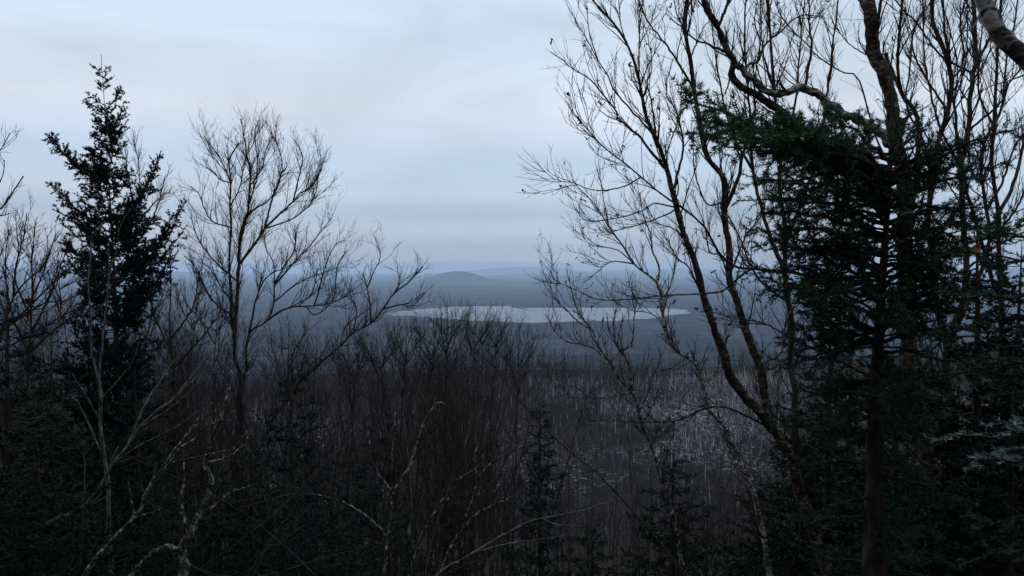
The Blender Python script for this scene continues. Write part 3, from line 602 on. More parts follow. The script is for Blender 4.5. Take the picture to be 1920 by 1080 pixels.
T.limb([(62, 560), (85, 500), (90, 440)], 4, 1.5)
T.limb([(60, 590), (30, 530), (35, 470), (30, 420)], 4, 1.5)
T.limb([(57, 680), (100, 620), (150, 580), (170, 530)], 5, 1.5)
T.limb([(56, 680), (0, 630), (-30, 560)], 5, 1.5)
T.build(b=(13, .25, .8), tw=(11, .14, .4), tt=(7, .06, .18), up=.28, rt=.004, rtt=.003, t0=.25)
T = Bare('bare_tree', 'fine-twigged bare tree filling the gap between the spruce and the two-stemmed tree', d=15.0, bark='dark_bark')
T.limb([(330, 860), (328, 740), (322, 650), (318, 580), (322, 520), (318, 470)], 10, 1.8, ground_base=True, part='trunk')
T.limb([(322, 650), (290, 590), (280, 530), (285, 500)], 5, 1.5)
T.limb([(322, 640), (360, 580), (372, 520), (380, 490)], 5, 1.5)
T.limb([(325, 680), (380, 630), (410, 590), (420, 560)], 5, 1.5)
T.limb([(325, 690), (280, 640), (255, 600)], 5, 1.5)
T.build(b=(12, .3, .9), tw=(10, .16, .45), tt=(7, .08, .2), up=.3, rt=.0046, rtt=.0034, t0=.25)
T = Bare('bare_tree', 'pale thin bare tree half hidden behind the tall spruce', d=19.0, bark='grey_bark', twig='twig_grey')
T.limb([(255, 760), (252, 600), (255, 450), (262, 350), (258, 290), (250, 262)], 9, 1.5, ground_base=True, part='trunk')
T.limb([(256, 450), (290, 400), (305, 350), (310, 330)], 5, 1.5)
T.limb([(258, 400), (240, 330), (235, 280)], 4, 1.5)
T.limb([(258, 420), (300, 370), (320, 360)], 4, 1.5)
T.build(b=(12, .3, 1.0), tw=(9, .16, .5), tt=(6, .1, .24), up=.34, rt=.0042, rtt=.003, t0=.4)

# --- round crowned young trees of the thicket whose tops stand up to the lake
def crown_tree(px, yt, w, d, label):
    T = Bare('bare_tree', label, d=d, bark='dark_bark', twig='twig_brown' if rng.random() < .6 else 'twig')
    h = w * rng.uniform(2.2, 2.9); fork = yt + h; lean = rng.uniform(-14, 14)
    T.limb([(px - 2.2 * lean, 900), (px - 1.2 * lean, fork + 60), (px - .5 * lean, fork), (px, yt + .55 * h), (px + .4 * lean, yt + .25 * h), (px + .6 * lean, yt)], 6, .8, ground_base=True, part='trunk')
    for k in range(8):
        sx = -1 if k % 2 else 1; f = rng.uniform(.42, 1.0) ; y0 = yt + h * f; ex = w * rng.uniform(.25, .9) * sx; ye = yt + h * rng.uniform(.0, .24) + abs(ex) * .2
        x0 = px - .5 * lean * f
        T.limb([(x0, y0), (x0 + .42 * ex, y0 - .36 * (y0 - ye)), (x0 + .75 * ex, y0 - .68 * (y0 - ye)), (px + .95 * ex + rng.uniform(-8, 8), ye)], 2.6, .7)
    T.build(b=(10, .25, .95), tw=(10, .14, .45), tt=(6, .07, .22), up=.3, ang=32, rb=.0048, rt=.0030, rtt=.0022, t0=.25)
for px, yt, w, d, lb in [(590, 612, 62, 15, 'round-crowned bare tree of the thicket under the long horizontal limb'), (655, 606, 55, 16, 'round-crowned bare tree of the thicket behind the dark leaning tree'),
                         (712, 620, 50, 17, 'round-crowned bare tree just right of the dark leaning trunk'), (760, 604, 48, 16, 'bare thicket tree whose top meets the left tip of the lake'),
                         (812, 590, 48, 17, 'bare thicket tree against the left part of the lake'), (838, 563, 42, 18, 'tallest bare thicket tree, its twigs crossing the lake below the round hill'),
                         (890, 570, 50, 17, 'bare thicket tree standing up against the middle of the lake'), (930, 592, 46, 16, 'bare thicket tree with its top at the near lake shore'),
                         (972, 600, 50, 15, 'rightmost round-crowned bare tree of the thicket below the lake'), (280, 545, 52, 14, 'bare round-crowned tree close to the right side of the tall spruce'),
                         (365, 520, 60, 16, 'bare round-crowned tree left of the two parallel stems'), (405, 560, 48, 15, 'low bare round-crowned tree against the left one of the two parallel stems'), (115, 460, 55, 14, 'bare round-crowned tree touching the left boughs of the tall spruce'), (540, 596, 55, 15, 'low bare round-crowned tree right of the two parallel stems')]:
    crown_tree(px, yt + rng.uniform(-6, 22), w, d + rng.uniform(-1, 3), lb)

# ------------------------------------------------------------------ conifers
def needles(P, R, dens, nl, nw, flat=0.0, fwd=0.7):
    """blade triangles along polylines"""
    K, m, _ = P.shape
    if K == 0: return np.zeros((0, 3)), np.zeros((0, 3), int)
    ln = np.linalg.norm(np.diff(P, axis=1), axis=2).sum(1)
    cnt = np.maximum((dens * ln).astype(int), 3); idx = np.repeat(np.arange(K), cnt); k2 = len(idx)
    t = rng.random(k2) ** 0.9 * 0.98 + 0.02; f = t * (m - 1); i = np.minimum(f.astype(int), m - 2); w = (f - i)[:, None]
    A, B = P[idx, i], P[idx, i + 1]; pos = A * (1 - w) + B * w; T = unit(B - A)
    q = rng.standard_normal((k2, 3)); 
    if flat: q[:, 2] = q[:, 2] * (1 - flat) + 0.25 * flat
    q = unit(q - (q * T).sum(-1, keepdims=True) * T)
    D = unit(T * fwd + q); side = unit(np.cross(D, rng.standard_normal((k2, 3))))
    l = nl * (0.75 + 0.5 * rng.random(k2))[:, None]
    Vn = np.stack([pos - side * nw / 2, pos + side * nw / 2, pos + D * l], 1).reshape(-1, 3)
    return Vn, np.arange(k2 * 3).reshape(-1, 3)

def bough(P, R, lat=(14, .1, .3), sub=(16, .04, .1), nd=260, nl=.018, nw=.003, flat=0.3, ang=48, up=0.12, lt0=.15, droop=0.0):
    """P (n,3) main axis -> (wood chunks, needle chunks)"""
    P = P[None]; R = R[None]
    P1, R1 = sprout(P, R, lat[0], lt0, 1.0, lat[1], lat[2], ang, up, 0.06, 5, 0.5, .0014, .008, taper=0.65)
    if flat > 0.4 and len(P1):
        P1[..., 2] = P1[:, :1, 2] + (P1[..., 2] - P1[:, :1, 2]) * 0.45
    P2, R2 = sprout(P1, R1, sub[0], .15, 1.0, sub[1], sub[2], ang, up, 0.06, 4, 0.7, .001, .004, taper=0.5)
    ch = [tubes(P, R, 5), tubes(P1, R1, 3)]
    tail = P[:, int(P.shape[1] * .35):]; 
    nn = [needles(P1, R1, nd, nl, nw, flat), needles(P2, R2, nd, nl, nw, flat), needles(tail, R[:, int(P.shape[1] * .35):], nd, nl, nw, flat)]
    return ch, nn

def arc(start, end, sag, n=12):
    """from trunk point to tip, sag<0 droops then rises"""
    t = np.linspace(0, 1, n)[:, None]; p = start * (1 - t) + end * t
    p[:, 2] += sag * np.sin(np.pi * t[:, 0] ** 0.9); p[1:-1] += rng.standard_normal((n - 2, 3)) * 0.012 * np.linalg.norm(end - start)
    return p

def conifer(root, base, trunk_pts, radii, boughs, needle_mat, par, split=True, trunk_mat='dark_bark', lush=None):
    """trunk_pts world; boughs list of (start, end, sag)"""
    P = resample(trunk_pts, 40, 0.0); r = np.interp(np.linspace(0, 1, 40), np.linspace(0, 1, len(radii)), radii)
    Vt, Ft = tubes(P[None], r[None], 8, bark=0.06); link_mesh('trunk', [(Vt, Ft, 0)], M[trunk_mat], root, base)
    for kb, (s, e, sag) in enumerate(boughs):
        A = arc(np.asarray(s, float), np.asarray(e, float), sag); le = np.linalg.norm(e - s)
        Rb = np.linspace(min(.004 + .012 * le, .03), .002, len(A))
        q = dict(lush[1] if lush and kb < lush[0] else par); k = min(1.0, 0.2 + 0.8 * le / par.get('ref', 1.0)); q.pop('ref', None); needle = q.pop('mat', needle_mat)
        q['lat'] = (q['lat'][0], q['lat'][1] * k, q['lat'][2] * k)
        ch, nn = bough(A, Rb, **q)
        if split:
            o = link_mesh('bough', [(v, f, 0) for v, f in ch], M[trunk_mat], root, base)
            link_mesh('needles', [(v, f, 0) for v, f in nn], M[needle], o, base, smooth=False)
        else:
            link_mesh('bough', [(v, f, 0) for v, f in ch] + [(v, f, 1) for v, f in nn], [M[trunk_mat], M[needle]], root, base, smooth=False)

# --- the tall spruce at left
d = 12.0
sp_line = [(190, 103), (188, 118), (192, 140), (196, 200), (201, 300), (208, 400), (213, 500), (217, 600), (219, 700), (222, 820), (224, 960)]
tp = [PT(x, y, d) for x, y in sp_line][::-1]
gb = tp[0].copy(); gb[2] = float(ground(gb[0], gb[1])) - 0.1
tp = np.array([gb] + tp)
root = thing('spruce_tree', 'tall dark spruce with a ragged spire top standing alone against the sky at left', 'tree', gb)
def sp_at(py):
    return PT(np.interp(py, [p[1] for p in sp_line], [p[0] for p in sp_line]), py, d)
bl = []
def trb(y0, tx, ty, dd, sag): bl.append((sp_at(y0), PT(tx, ty, d + dd), sag))
for a in [(137, 175, 124, .02, .0), (136, 202, 127, -.03, 0), (145, 181, 140, -.05, 0), (147, 199, 139, .05, 0), (160, 207, 147, 0, -.01), (165, 184, 157, .1, 0), (158, 199, 152, -.1, 0), (172, 183, 164, -.06, 0), (170, 206, 160, .08, 0),
          (197, 163, 174, -.1, -.02), (204, 160, 191, .1, -.02), (206, 228, 164, .05, -.05), (215, 217, 198, -.15, -.03), (248, 234, 190, .05, -.12), (252, 236, 232, .1, -.05), (235, 175, 213, .15, -.04), (258, 234, 245, -.1, -.05),
          (340, 90, 257, .1, -.12), (345, 100, 268, -.15, -.1), (330, 122, 290, .25, -.08), (300, 160, 275, -.1, -.05), (290, 237, 265, 0, -.08),
          (435, 93, 343, .0, -.08), (445, 110, 365, -.3, -.1), (470, 104, 384, .2, -.05), (480, 118, 420, -.2, -.08), (500, 120, 455, .3, -.1),
          (400, 302, 283, .1, -.32), (405, 296, 305, -.15, -.28), (420, 282, 330, .2, -.2), (440, 285, 350, -.3, -.2),
          (500, 348, 378, .05, -.3), (510, 335, 395, -.25, -.25), (520, 344, 435, .15, -.25), (530, 330, 420, .35, -.2), (545, 335, 470, -.1, -.25), (555, 318, 500, .3, -.2), (570, 300, 540, -.2, -.12), (560, 130, 490, .1, -.15), (575, 150, 545, -.3, -.12)]: trb(*a)
env_y = [140, 200, 260, 300, 350, 400, 450, 500, 550, 580, 640, 700, 820, 960]; env_w = [6, 14, 26, 44, 62, 80, 94, 108, 108, 92, 90, 105, 125, 140]
for k in range(240):
    y0 = 205 + (940 - 205) * rng.random() ** 1.1
    hw = np.interp(y0, env_y, env_w) * rng.uniform(.45, 1.0) * d / FPX
    a = rng.uniform(0, 2 * np.pi); s = sp_at(y0); e = s + np.array([hw * math.cos(a), hw * math.sin(a), hw * rng.uniform(.05, .5)])
    bl.append((s, e, -hw * rng.uniform(.05, .2)))
conifer(root, gb, tp, [.14, .10, .085, .06, .035, .015, .006, .003], bl, 'spruce', dict(lat=(30, .14, .40), sub=(17, .05, .13), nd=215, nl=.029, nw=.0165, flat=.2, ang=48, up=.1, ref=.8, lt0=.12))

# --- the near fir at right
d = 4.7
fl = [(1640, 1110), (1640, 900), (1645, 700), (1652, 560), (1660, 450), (1668, 330), (1672, 230), (1676, 165)]
tp = np.array([PT(x, y, d) for x, y in fl]); gb = tp[0].copy(); gb[2] = float(ground(gb[0], gb[1])) - .1; tp = np.vstack([gb, tp])
root = thing('fir_tree', 'big dense green fir at right whose long bough points left across the sky', 'tree', gb)
def fr_at(py): return PT(np.interp(py, [p[1] for p in fl][::-1], [p[0] for p in fl][::-1]), py, d)
bl = []
LUSH = dict(lat=(26, .14, .34), sub=(26, .05, .14), nd=560, nl=.027, nw=.0048, flat=.35, ang=44, up=.06, ref=.9, lt0=.3, mat='fir_green')
def frb(y0, tx, ty, dd, sag): bl.append((fr_at(y0), PT(tx, ty, d + dd), sag))
for a in [(370, 1283, 188, -1.0, .03), (360, 1290, 250, -1.1, .10), (345, 1330, 228, -.9, .06), (350, 1345, 262, -.7, .05), (340, 1400, 245, -1.2, .04), (330, 1420, 285, -.6, .03), (320, 1470, 235, -.9, .03), (300, 1545, 212, -.6, .02), (380, 1400, 330, .3, .03),
          (420, 1380, 376, -.1, .05), (440, 1420, 400, -.5, .04), (450, 1400, 430, .3, .03), (480, 1430, 470, -.3, .03), (500, 1450, 505, .2, .02), (520, 1440, 545, -.4, .03), (540, 1500, 560, -.6, .02), (560, 1480, 590, .3, .0),
          (310, 1760, 220, .1, .03), (330, 1800, 270, -.3, .04), (300, 1720, 190, .3, .02), (380, 1830, 330, .3, .04), (420, 1870, 390, -.2, .04), (450, 1900, 430, .2, .05), (480, 1880, 480, -.5, .03), (520, 1850, 540, -.2, .03)]: frb(*a)
for k in range(122):
    y0 = rng.uniform(290, 660); s = fr_at(y0); a = rng.uniform(0, 2 * np.pi); hw = rng.uniform(.3, .95) * np.interp(y0, [300, 450, 640], [.7, 1, .9])
    e = s + np.array([hw * math.cos(a), hw * math.sin(a) * .8, hw * rng.uniform(-.35, .45)]); bl.append((s, e, hw * .05))
for k in range(60):
    y0 = rng.uniform(640, 1080); s = fr_at(y0); a = rng.uniform(0, 2 * np.pi); hw = rng.uniform(.25, .62)
    e = s + np.array([hw * math.cos(a), hw * math.sin(a) * .8, hw * rng.uniform(-.3, .05)]); bl.append((s, e, hw * .03))
conifer(root, gb, tp, [.10, .09, .08, .06, .04, .025, .015, .008], bl, 'fir', dict(lat=(30, .12, .36), sub=(22, .04, .13), nd=430, nl=.022, nw=.0048, flat=.28, ang=46, up=.04, ref=.9, lt0=.2), lush=(8, LUSH))

# --- fir at the right frame edge with silver tipped boughs
d = 2.9
fx = [(2110, 1200), (2110, 900), (2115, 600), (2120, 400)]
tp = np.array([PT(x, y, d) for x, y in fx]); gb = tp[0].copy(); gb[2] = float(ground(gb[0], gb[1])) - .1; tp = np.vstack([gb, tp])
root = thing('fir_tree', 'fir at the right edge with frosted silver boughs poking into the picture', 'tree', gb)
bl = [(PT(2112, 830, d), PT(1768, 824, d - .15), .03), (PT(2112, 850, d), PT(1812, 882, d - .2), .03), (PT(2112, 800, d), PT(1850, 800, d + .1), .03), (PT(2112, 900, d), PT(1830, 850, d + .15), .02), (PT(2112, 880, d), PT(1870, 845, d - .3), .02)]
conifer(root, gb, tp, [.07, .06, .04, .01], bl, 'silver', dict(lat=(16, .06, .17), sub=(14, .03, .07), nd=560, nl=.018, nw=.003, flat=.8, ang=42, up=.0, ref=.6, lt0=.3))
bl = [(PT(2115, 640, d), PT(1735, 632, d + .3), .04), (PT(2115, 600, d), PT(1790, 560, d + .2), .04), (PT(2115, 560, d), PT(1800, 480, d + .4), .05), (PT(2115, 700, d), PT(1800, 690, d + .5), .03), (PT(2115, 950, d), PT(1830, 990, d + .2), .03), (PT(2115, 1000, d), PT(1800, 1060, d), .02),
      (PT(2115, 500, d), PT(1840, 440, d + .2), .04), (PT(2115, 740, d), PT(1850, 745, d + .3), .03)]
for s, e, sag in bl:
    A = arc(s, e, sag); ch, nn = bough(A, np.linspace(.010, .002, 12), lat=(30, .08, .26), sub=(22, .03, .1), nd=500, nl=.019, nw=.004, flat=.7, ang=44, up=.02, lt0=.2)
    o = link_mesh('bough', [(v, f, 0) for v, f in ch], M['dark_bark'], root, gb); link_mesh('needles', [(v, f, 0) for v, f in nn], M['fir'], o, gb, smooth=False)

# --- young conifers: three kinds, placed and copied
def young(name, label, H, wbase, nb, needle, loc, seed, group=None, par=None):
    global rng
    rng = np.random.default_rng(seed)
    root = thing(name, label, 'tree', loc, group); base = np.zeros(3)
    tp = np.array([(0, 0, -.15), (.02, 0, H * .3), (-.02, .02, H * .65), (0, 0, H)])
    bl = []
    for k in range(nb):
        t = 0.06 + 0.9 * (k + rng.random()) / nb; a = k * 2.4 + rng.uniform(-.4, .4); hw = wbase * (1 - t) ** .8 * rng.uniform(.65, 1.1) + .06
        s = np.array([0, 0, H * t]); e = s + np.array([hw * math.cos(a), hw * math.sin(a), hw * rng.uniform(-.1, .35)]); bl.append((s, e, -hw * .12))
    conifer(root, base, tp, [.012 * H, .009 * H, .005 * H, .003], bl, needle, par or dict(lat=(22, .14, .46), sub=(11, .06, .17), nd=165, nl=.036, nw=.023, flat=.3, ang=50, up=.08, ref=1.0, lt0=.08), split=False)
    return root
def gpos(px, dist): 
    x = dist * (px - 960) / FPX; return (x, dist, float(ground(x, dist)))
def top_scale(px, py, dist, H):
    g_ = gpos(px, dist); return (PT(px, py, dist)[2] - g_[2]) / H
H0 = 6.0
def place_young(proto, px, py, dist, label, group, rz):
    s = top_scale(px, py, dist, H0); return copy_thing(proto, gpos(px, dist), rz, s, label, group, 1.4)
yA = young('young_spruce', 'x', H0, 1.45, 54, 'spruce', (0, 0, 0), 5)
yB = young('young_fir', 'x', H0, 1.95, 62, 'dark_fir', (0, 0, 0), 6)
yC = young('young_spruce', 'x', H0, 0.85, 80, 'spruce', (0, 0, 0), 7)
def set_young(o, px, py, dist, label, rz=0, wide=1.3):
    s = top_scale(px, py, dist, H0); o.location = gpos(px, dist); o.rotation_euler = (0, 0, rz); o.scale = (s * wide, s * wide, s); o['label'] = label
set_young(yA, 545, 665, 11, 'dark young spruce below the low horizontal-limbed tree, left of centre')
set_young(yC, 1014, 733, 13.5, 'small narrow spruce standing alone on the slope below the lake')
set_young(yB, 1265, 830, 9.5, 'low green fir under the slender pale birch')
YG = 'young conifers in the dark understorey'
for p, px, py, dist, rz, w in [
    (yA, 15, 515, 10.5, 1.0, 'dark young spruce rising at the far left edge in front of the bushy bare tree'), (yB, 95, 640, 9.5, 2.0, 'dark young fir just left of the tall spruce, below its lowest bough'),
    (yA, 700, 775, 10.5, 3.0, 'dark young spruce below the leaning tree, left of the pale birch clump'), (yB, 470, 800, 9.0, .5, 'dark young fir under the tall two-stemmed bare tree'),
    (yB, 60, 730, 7.5, 4.0, 'broad dark fir at the left edge behind the long leaning sapling'), (yA, 250, 690, 10.2, 5.0, 'dark spruce just right of the tall spruce trunk at its foot'),
    (yB, 330, 800, 8.6, 1.7, 'dark fir behind the tips of the leaning saplings'), (yA, 620, 820, 9.0, 2.6, 'dark spruce between the two-stemmed tree and the pale birch clump'),
    (yB, 840, 900, 9.4, .9, 'dark fir in the middle of the pale birch clump'), (yB, 1110, 960, 9.8, 3.9, 'low green fir at the bottom centre near the tip of the bent stem'),
    (yA, 165, 590, 12.6, 2.2, 'dark spruce crowding the foot of the tall spruce behind the grey sapling'), (yB, 1560, 720, 8.4, 5.1, 'dark fir between the forked birch and the big green fir'),
    (yA, 1690, 640, 7.6, .4, 'dark spruce behind the trunk of the big green fir'), (yB, 1880, 560, 6.4, 2.8, 'dark fir at the right edge behind the frosted boughs'),
    (yA, 1780, 760, 6.6, 4.4, 'dark spruce at the foot of the many-stemmed tree'), (yA, 400, 840, 8.0, 3.5, 'dark spruce behind the rough flaking birch trunk'),
    (yB, 730, 940, 8.4, 1.2, 'dark fir at the foot of the leftmost stem of the pale birch clump'), (yB, 1430, 900, 9.2, 4.9, 'dark fir just left of the foot of the forked birch'),
    (yA, 1330, 960, 8.8, 0.7, 'dark spruce low at the foot of the slender pale birch'), (yA, 560, 900, 7.9, 5.5, 'dark spruce low right of the rough flaking birch'),
    (yB, 130, 880, 6.6, 2.4, 'dark fir in the lower left corner below the long leaning sapling'), (yB, 960, 1000, 9.0, 1.1, 'dark fir beneath the long bent stem'),
    (yA, 20, 830, 7.0, 0.2, 'dark spruce at the left edge low behind the fir in the corner'), (yB, 1660, 900, 6.4, 0.8, 'dark fir at the foot of the big green fir'),
    (yA, 1840, 900, 5.4, 2.0, 'dark spruce in the lower right corner below the frosted boughs'), (yB, 640, 960, 7.2, 2.0, 'dark fir at the bottom edge below the dark leaning tree'),
    (yB, 300, 930, 6.8, 0.9, 'dark fir low at the bottom edge among the leaning saplings'), (yA, 470, 960, 7.0, 1.9, 'dark spruce at the bottom edge right of the flaking trunk'), (yB, 1200, 1010, 8.0, 2.9, 'dark fir at the bottom edge left of the slender pale birch'),
    (yA, 1905, 640, 5.2, 1.3, 'dark spruce at the right edge behind the frosted boughs, nearest the edge'),
    (yB, 1600, 620, 9.0, 0.3, 'tall dark fir behind the left boughs of the big green fir'), (yB, 1500, 800, 7.6, 2.2, 'dark fir in front of the fork of the mossy birch'), (yA, 1720, 830, 5.6, 5.6, 'dark spruce at the foot of the thick dark birch'),
    (yB, 1830, 400, 6.0, 4.1, 'tallest dark fir at right, behind the orange leaf'), (yB, 1915, 455, 6.2, 0.6, 'tall dark fir cut by the right edge above the frosted boughs'), 
    (yA, 1560, 560, 7.8, 1.1, 'dark spruce between the forked birch and the big fir, taller of the two there'), (yB, 1620, 980, 5.2, 2.5, 'dark fir in front of the foot of the big green fir')]:
    place_young(p, px, py, dist, w, YG, rz)

# unseen conifers added behind and beside the viewpoint to darken the foreground
for k in range(34):
    if k < 22: x, y = rng.uniform(-12, 12), -rng.uniform(2.5, 16)
    else: x = (1 if k % 2 else -1) * rng.uniform(5.5, 13); y = rng.uniform(-3, .62 * abs(x) )
    copy_thing((yA, yB)[k % 2], (x, y, float(ground(x, y))), rng.uniform(0, 6.28), rng.uniform(1.3, 2.0), 'unseen tall conifer added behind the viewpoint to shade the foreground', 'unseen conifers added to shade the foreground')

# ------------------------------------------------------------------ thicket of bare saplings (six kinds, copied)
def sapling(seed, H, spread, twm, stems=1, dens=1.0):
    global rng
    rng = np.random.default_rng(seed)
    root = thing('bare_sapling', 'x', 'tree', (0, 0, 0)); base = np.zeros(3); Ps, Rs = [], []
    for s in range(stems):
        lean = rng.uniform(-.16, .16, 2) + (rng.uniform(-.25, .25, 2) if stems > 1 else 0)
        z = np.array([-.2, .15 * H, .35 * H, .6 * H, .8 * H, H * rng.uniform(.85, 1)])
        p = np.stack([lean[0] * z + rng.normal(0, .12, 6), lean[1] * z + rng.normal(0, .07, 6), z], -1); p[0, :2] = rng.normal(0, .04, 2)
        P = resample(p, NP); r = np.linspace(1, .10, NP) * .0038 * H
        Vt, Ft = tubes(P[None], r[None], 6, .05); link_mesh('stem', [(Vt, Ft, 0)], M['grey_bark' if twm == 'twig_grey' else 'dark_bark'], root, base); Ps.append(P); Rs.append(r)
    P = np.array(Ps); R = np.array(Rs)
    P1, R1 = sprout(P, R, 5.6 * dens, .40, 1, .6 * spread, 2.3 * spread, 40, .24, .13, 9, .55, .004, .011, taper=.62)
    P2, R2 = sprout(P1, R1, 5.6 * dens, .12, 1, .25, .95, 38, .26, .17, 6, .65, .003, .0052)
    P3, R3 = sprout(P2, R2, 5.5 * dens, .15, 1, .12, .42, 38, .26, .18, 4, .7, .002, .0032)
    o = link_mesh('twigs', [(*tubes(P1, R1, 4), 0), (*tubes(P2, R2, 3), 0), (*tubes(P3, R3, 3), 0)], M[twm], root, base); o['kind'] = 'stuff'
    return root
HS = 7.5
protos = [sapling(21, HS, 1.0, 'twig_brown', 1), sapling(22, HS, 1.0, 'twig', 1, 1.1), sapling(23, HS, .85, 'twig_brown', 2, .9), sapling(24, HS, 1.2, 'twig_brown', 1, 1.1), sapling(25, HS, .9, 'twig', 1, 1.0), sapling(26, HS, 1.1, 'twig_grey', 1)]
rng = np.random.default_rng(77)
SG = 'bare saplings of the thicket below the lake'
sl = 'bare brown sapling in the tangled thicket filling the lower picture'
spots = []
# left-centre thicket: tops follow the line of the thicket in the picture
tx = [0, 60, 130, 250, 330, 420, 520, 600, 660, 720, 790, 830, 880, 930, 970, 1005, 1030, 1100, 1200, 1300, 1500, 1700, 1920]
ty = [560, 560, 570, 560, 560, 610, 610, 620, 610, 610, 600, 575, 580, 600, 620, 660, 760, 830, 850, 850, 800, 740, 700]
for k in range(84):
    px = rng.uniform(300, 1010); spots.append((px, np.interp(px, tx, ty) + abs(rng.normal(0, 45)), rng.uniform(14, 26)))
for k in range(34):
    px = rng.uniform(560, 960); spots.append((px, np.interp(px, tx, ty) + abs(rng.normal(0, 18)), rng.uniform(15, 21)))
for k in range(40):
    px = rng.uniform(-20, 360); spots.append((px, np.interp(px, tx, ty) + abs(rng.normal(0, 50)), rng.uniform(14, 24)))
for k in range(52):
    px = rng.uniform(960, 1560); spots.append((px, np.interp(px, tx, ty) + abs(rng.normal(0, 70)) + 10, rng.uniform(13, 45)))
for k in range(40):
    px = rng.uniform(1420, 1960); spots.append((px, np.interp(px, tx, ty) - 60 + abs(rng.normal(0, 60)), rng.uniform(10, 26)))
for px, dx in ((818, 5), (838, -3), (905, 4), (880, 0), (965, 3)): spots.append((px, 568 + dx, 17))
used = set()
for k in range(26):
    px = rng.uniform(-20, 130); spots.append((px, rng.uniform(470, 590), rng.uniform(13, 20)))
for k in range(22):
    px = rng.uniform(270, 420); spots.append((px, rng.uniform(530, 620), rng.uniform(14, 22)))
spots = [q for q in spots if not (945 < q[0] < 1085 and q[2] < 23)]
for k, (px, py, dist) in enumerate(spots):
    pi = int(rng.integers(0, 6)); s = top_scale(px, py, dist, HS)
    if s < .15: s = .3 + .3 * rng.random()
    loc = gpos(px, dist); rz = rng.uniform(0, 6.28); s = float(np.clip(s, .2, 1.6))
    if pi not in used:
        used.add(pi); p = protos[pi]; p.location = loc; p.rotation_euler = (0, 0, rz); p.scale = (s, s, s); p['label'] = sl; p['group'] = SG
    else: copy_thing(protos[pi], loc, rz, s, sl, SG)

# undergrowth on the near slope
n = 500
dd_ = rng.uniform(5, 46, n); xx = rng.uniform(-.75, .75, n) * dd_; zz = ground(xx, dd_)
n_ = 6; D = unit(np.stack([rng.normal(0, .5, n), rng.normal(0, .5, n), np.ones(n)], -1)); le = rng.uniform(.5, 1.9, n)
P = np.empty((n, n_, 3)); P[:, 0] = np.stack([xx, dd_, zz - .05], -1)
for k in range(1, n_):
    P[:, k] = P[:, k - 1] + D * (le / (n_ - 1))[:, None]; D = unit(D + rng.standard_normal((n, 3)) * .2)
Rw = np.repeat(rng.uniform(.003, .007, n)[:, None], n_, 1) * np.linspace(1, .4, n_)
P2, R2 = sprout(P, Rw, 4.5, .2, 1, .15, .6, 38, .2, .18, 4, .7, .002, .004)
n = 300; dd_ = rng.uniform(6, 17, n); xx = rng.uniform(-.72, .72, n) * dd_; zz = ground(xx, dd_) + rng.uniform(.1, .55, n) * np.interp(dd_, [6, 17], [2.2, 5.5])
D = unit(np.stack([rng.normal(0, 1, n), rng.normal(0, .5, n), rng.normal(.25, .35, n)], -1)); le = rng.uniform(.8, 3.0, n)
Pt_ = np.empty((n, 12, 3)); Pt_[:, 0] = np.stack([xx, dd_, zz], -1); bend = rng.normal(0, .07, (n, 3))
for k in range(1, 12):
    Pt_[:, k] = Pt_[:, k - 1] + D * (le / 11)[:, None]; D = unit(D + bend + rng.standard_normal((n, 3)) * .09)
Rt_ = np.repeat(rng.uniform(.004, .011, n)[:, None], 12, 1) * np.linspace(1, .3, 12)
P3, R3 = sprout(Pt_, Rt_, 5.0, .15, 1, .2, .8, 42, .1, .2, 6, .6, .002, .005)
P4, R4 = sprout(P3, R3, 3.6, .15, 1, .08, .3, 42, .1, .2, 4, .7, .0016, .003)
o = link_mesh('undergrowth', [(*tubes(P, Rw, 3), 0), (*tubes(P2, R2, 3), 0), (*tubes(Pt_, Rt_, 4), 0), (*tubes(P3, R3, 3), 0), (*tubes(P4, R4, 3), 0)], M['twig_brown']); o['kind'] = 'stuff'

# ------------------------------------------------------------------ forest on the slope across: 300 trees one by one, the rest as one mass
def far_tree_chunks(base, H, pd=.62, qd=2.0, qw=.035, sides=3, rmul=1.0):
    """vectorised bare trees: base (n,3), H (n,) -> trunk, branch and twig chunks"""
    n = len(base); lean = rng.normal(0, .07, (n, 2))
    t = np.array([0, .35, .7, 1.0])
    P = base[:, None, :] + np.stack([lean[:, :1] * t * H[:, None] + rng.normal(0, .02, (n, 4)) * H[:, None] * t, lean[:, 1:] * t * H[:, None] + rng.normal(0, .02, (n, 4)) * H[:, None] * t, t * H[:, None] - .3], -1)
    R = (rng.uniform(.006, .0135, n) * H * rmul)[:, None] * np.array([1, .75, .45, .12])
    P1, R1 = sprout(P, R, pd, .25, 1, .12 * 12, .34 * 12, 46, .2, .22, 3 if n > 1 else 7, .5, .016, .04, lscale=H / 12)
    Q, _ = sprout(P1, R1, qd, .1, 1, .4, 1.5, 48, .2, .2, 2, .6, .01, .02)
    D = unit(Q[:, 1] - Q[:, 0]); side = unit(np.cross(D, rng.standard_normal(D.shape))) * qw
    Vq = np.stack([Q[:, 0] - side, Q[:, 0] + side, Q[:, 1]], 1).reshape(-1, 3); Fq = np.arange(len(Vq)).reshape(-1, 3)
    if n > 1:
        e = P1[:, -1] - P1[:, 0]; s1 = unit(np.cross(e, rng.standard_normal(e.shape))) * .05
        Vs_ = np.stack([P1[:, 0] - s1, P1[:, 0] + s1, P1[:, -1]], 1).reshape(-1, 3)
        return tubes(P, R, sides), (Vs_, np.arange(len(Vs_)).reshape(-1, 3)), (Vq, Fq)
    return tubes(P, R, sides), tubes(P1, R1, 3), (Vq, Fq)
